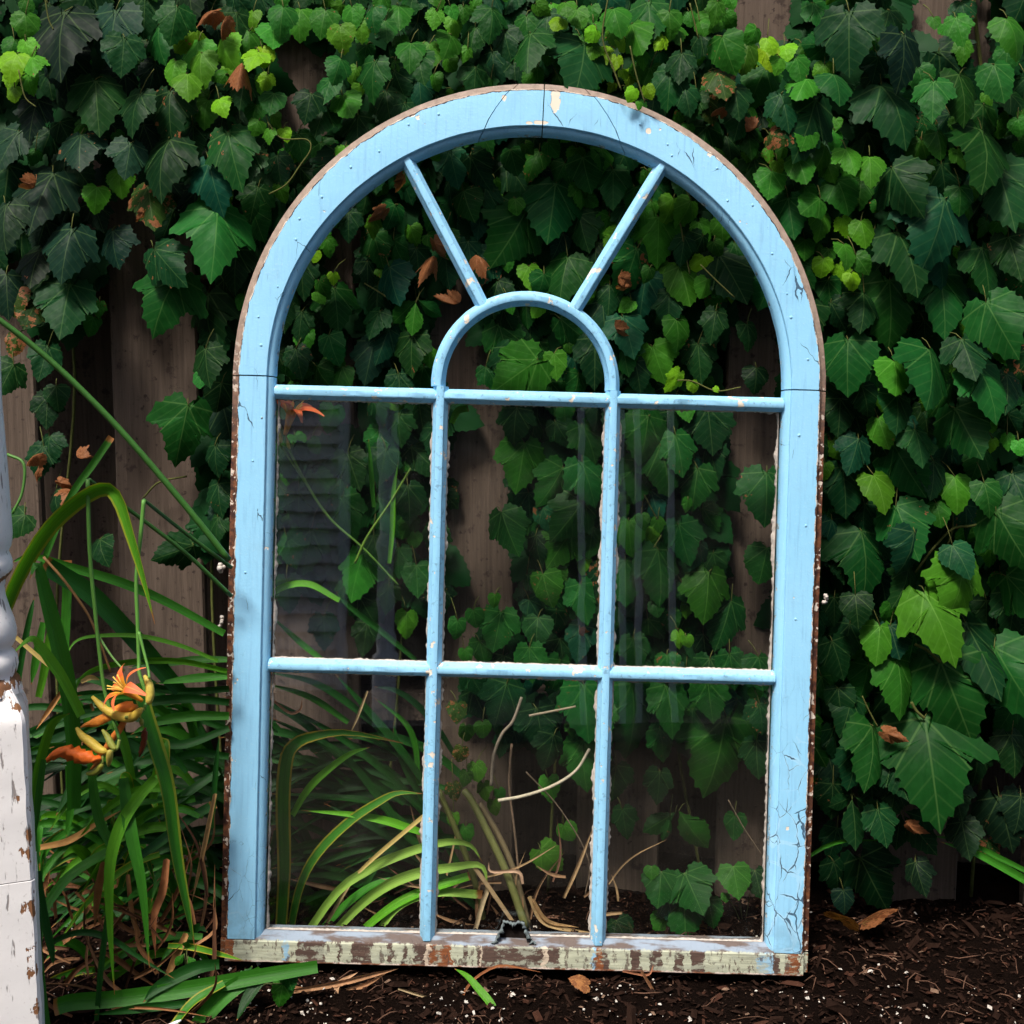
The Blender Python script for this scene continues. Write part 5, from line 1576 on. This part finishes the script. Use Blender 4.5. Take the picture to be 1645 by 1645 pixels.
vs = [a_ - sd_, a_ + sd_, b_ - d * .12 + sd_, b_ + sd_ * .3, b_ - sd_ * .3, b_ - d * .12 - sd_]
n = len(vs)
pl.add(vs + [v + e_ for v in vs], [tuple(range(n)), tuple(range(2 * n - 1, n - 1, -1))] + [(i, i + n, (i + 1) % n + n, (i + 1) % n) for i in range(n)])
o = obj("plant_label", pl.mesh("plant_label", MAT_TAGW, False))
tag(o, "white plastic plant label lying under the lily leaves", "plant label")

# ------------------------------------------------------------------ seedlings and fallen leaves on the soil
def sprig(name, label, cat, base_px, base_Y, leaves, stem_col=(.10, .12, .04)):
    b = P(base_px[0], base_px[1], base_Y)
    t = thing(name, label, cat, b)
    mb = MB()
    for (px, py, s, ang, col, kind) in leaves:
        Y = base_Y - .01
        w = P(px, py, Y)
        mb.tube([Vector((0, 0, -.004)), (w - b) * .5 + Vector((0, 0, .004)), w - b], [.0010, .0008, .0007], 5)
        o = bpy.data.objects.new("leaf", pr.choice(LEAVES[kind])); link(o, t)
        o.location = w - b
        tl = math.radians(pr.uniform(25, 50)); a = math.radians(ang)
        tip = Vector((math.sin(a) * math.cos(tl), -math.sin(tl), -math.cos(a) * math.cos(tl)))
        o.rotation_mode = 'QUATERNION'
        sd = tip.cross(Vector((0, -1, 0))).normalized(); nn = sd.cross(tip)
        o.rotation_quaternion = Matrix((sd, tip, nn)).transposed().to_quaternion()
        L = wpx(s, Y) / math.cos(tl * .8)
        o.scale = (L, L, L)
        o.color = (*COLR[col], 1)
    o = obj("stem", mb.mesh("stem", MAT_TWIG), t); o.color = (*stem_col, 1)


sprig("ivy_seedling", "young ivy shoot with several small leaves on soil behind lower right pane", "seedling", (1110, 1490), 1.76,
      [(1062, 1400, 52, -10, 'm', 2), (1100, 1402, 56, 26, 'm', 0), (1098, 1440, 60, 0, 'm', 0), (1072, 1440, 44, 14, 'z', 2), (1138, 1446, 42, 10, 'm', 2), (1046, 1392, 20, 0, 'g', 3), (1068, 1468, 34, -30, 'g', 3)])
sprig("ivy_seedling", "single round pale green ivy leaf on a stalk near the right stile", "seedling", (1195, 1490), 1.77, [(1178, 1392, 48, 6, 'g', 2), (1165, 1435, 14, 0, 'g', 3), (1148, 1500, 16, 0, 'g', 3), (1213, 1398, 42, 10, 'd', 2)])
sprig("ivy_seedling", "low dark ivy leaf beside the foot of the right vertical bar", "seedling", (995, 1505), 1.73, [(990, 1478, 40, 30, 'd', 2)])
sprig("weed_seedling", "tiny bright green weed among dead lily leaves left of the window", "seedling", (300, 1575), 1.50, [(296, 1532, 20, -40, 'g', 4), (302, 1536, 22, 40, 'g', 4), (298, 1552, 22, -20, 'g', 4), (306, 1552, 22, 30, 'm', 4), (300, 1524, 18, 170, 'g', 4)])
sprig("weed_seedling", "small broad green leaves under the lily blades at the window corner", "seedling", (400, 1590), 1.51, [(405, 1552, 46, -30, 'm', 4), (460, 1556, 34, 20, 'm', 2), (455, 1580, 34, -10, 'g', 2)])
for (px, py, s, c, lab) in ((1350, 1478, 60, (.085, .028, .012, .2), "curled brown dead leaf on soil at the right foot of the window"), (1385, 1482, 66, (.10, .034, .014, .2), "flat rusty brown dead leaf on soil below the ivy"), (1115, 1492, 34, (.36, .17, .05, .3), "small orange brown leaf on soil behind the lower right pane"),
                            (945, 1582, 36, (.34, .15, .06, .2), "crinkled tan leaf scrap on soil in front of the rail")):
    Y = 1.75 if py < 1500 else 1.53
    if px > 1300: Y = 1.72
    w = P(px, py, Y)
    o = obj("fallen_leaf", LEAVES[2][pr.randrange(10)], None, w)
    o.rotation_euler = (math.radians(pr.uniform(20, 45)), math.radians(pr.uniform(-25, 25)), pr.uniform(0, 6))
    L = wpx(s, Y)
    o.scale = (L, L, L * .55)
    o.color = c
    tag(o, lab, "dead leaf")

# ------------------------------------------------------------------ the house behind the camera, mirrored in the panes
m_side = simple_mat("taupe_siding", (0.78, 0.73, 0.70), 0.7, 0.1, 20, 0.3, 0.2)
m_trim = simple_mat("grey_white_trim", (0.80, 0.80, 0.82), 0.6, 0.1, 20, 0.3, 0.2)
m_dark = simple_mat("porch_shade_dark", (0.03, 0.028, 0.03), 0.8, 0.2, 10, 0.2, 0.1)
house = thing("house", "taupe clapboard house with a porch, mirrored in the window panes", "house", (0, -4.0, 0))
for i in range(40):
    mb = MB()
    z = -.05 + i * .105
    mb.add([(-6, -.02, z), (-1.06, -.02, z), (-1.06, -.004, z + .118), (-6, -.004, z + .118), (-6, .040, z - .004), (-1.06, .040, z - .004)], [(4, 5, 2, 3), (0, 4, 3), (1, 2, 5), (0, 1, 5, 4), (0, 3, 2, 1)])
    obj("clapboard", mb.mesh("clapboard", m_side, False), house)
    if i > 24:
        mb = MB()
        mb.add([(1.6, 0, z), (6, 0, z), (6, .012, z + .118), (1.6, .012, z + .118), (1.6, .022, z - .002), (6, .022, z - .002)], [(4, 5, 2, 3), (0, 4, 3), (1, 2, 5), (0, 1, 5, 4), (0, 3, 2, 1)])
        obj("clapboard", mb.mesh("clapboard", m_side, False), house)
mb = MB(); mb.box(-1.06, -1.0, -.02, .045, -.05, 4.2); obj("corner_board", mb.mesh("corner_board", m_trim, False), house)
mb = MB(); mb.box(-6, 6, -.12, -.04, -.05, 4.3); obj("wall_core", mb.mesh("wall_core", m_dark, False), house)  # near-black slab: shade of the open porch is put into its colour
mb = MB(); mb.box(-.99, 1.58, -.02, .03, 2.3, 4.2); obj("wall_panel", mb.mesh("wall_panel", m_side, False), house)
mb = MB(); mb.add([(-6.4, .25, 4.2), (6.4, .25, 4.2), (6.4, -3, 5.9), (-6.4, -3, 5.9), (-6.4, .25, 4.1), (6.4, .25, 4.1), (6.4, -3, 5.8), (-6.4, -3, 5.8)], [(0, 1, 2, 3), (7, 6, 5, 4), (0, 4, 5, 1), (1, 5, 6, 2), (2, 6, 7, 3), (3, 7, 4, 0)])
obj("roof", mb.mesh("roof", simple_mat("roof_shingle", (0.08, 0.08, 0.085), 0.9, 0.3, 30, 0.1, 0.4), False), house)
mb = MB(); mb.box(-6, 6, .05, 2.2, -.06, .02); obj("porch_floor", mb.mesh("porch_floor", simple_mat("porch_boards", (0.05, 0.048, 0.05), 0.7, 0.2, 12, 0.3, 0.2), False), house)


def porch_post(x, y, r):
    p = thing("porch_post", "", "post")
    vs, fs = [], []
    zp = [(0, 1.2, 4), (.30, 1.2, 4), (.31, .8, 24), (.36, .95, 24), (.39, .7, 24), (.42, .7, 24), (.52, .92, 24), (.70, .8, 24), (.74, 1.05, 24), (.77, 1.05, 24), (.80, .75, 24), (.98, .95, 24), (1.06, .8, 24), (1.10, 1.1, 24), (1.20, 1.1, 24), (1.22, .9, 24), (1.26, .9, 24), (1.28, 1.2, 4), (2.9, 1.2, 4)]
    for z, s, k in zp:
        for j in range(24):
            a = 2 * math.pi * j / 24
            f = s * r
            if k == 4:
                f = s * r * min(1.25, 1 / max(abs(math.cos(a)), abs(math.sin(a)))) * .95
            vs.append((f * math.cos(a), f * math.sin(a), z))
    for i in range(len(zp) - 1):
        for j in range(24):
            fs.append((i * 24 + j, i * 24 + (j + 1) % 24, i * 24 + 24 + (j + 1) % 24, i * 24 + 24 + j))
    o = obj("porch_post", mesh("porch_post", vs, fs, m_trim), house, (x, y, .02))
    bpy.data.objects.remove(p)
    return o


porch_post(-.53, 2.3, .042)
porch_post(-2.4, 2.3, .042)
porch_post(2.3, 2.3, .042)
for x in (.47, .54, .69, .30):
    mb = MB(); mb.box(x - .014, x + .014, 2.18, 2.2, .02, 2.9)
    obj("porch_slat", mb.mesh("porch_slat", m_trim, False), house)
mb = MB(); mb.box(-2.6, 2.5, 2.24, 2.36, 2.92, 3.04); obj("porch_beam", mb.mesh("porch_beam", m_trim, False), house)
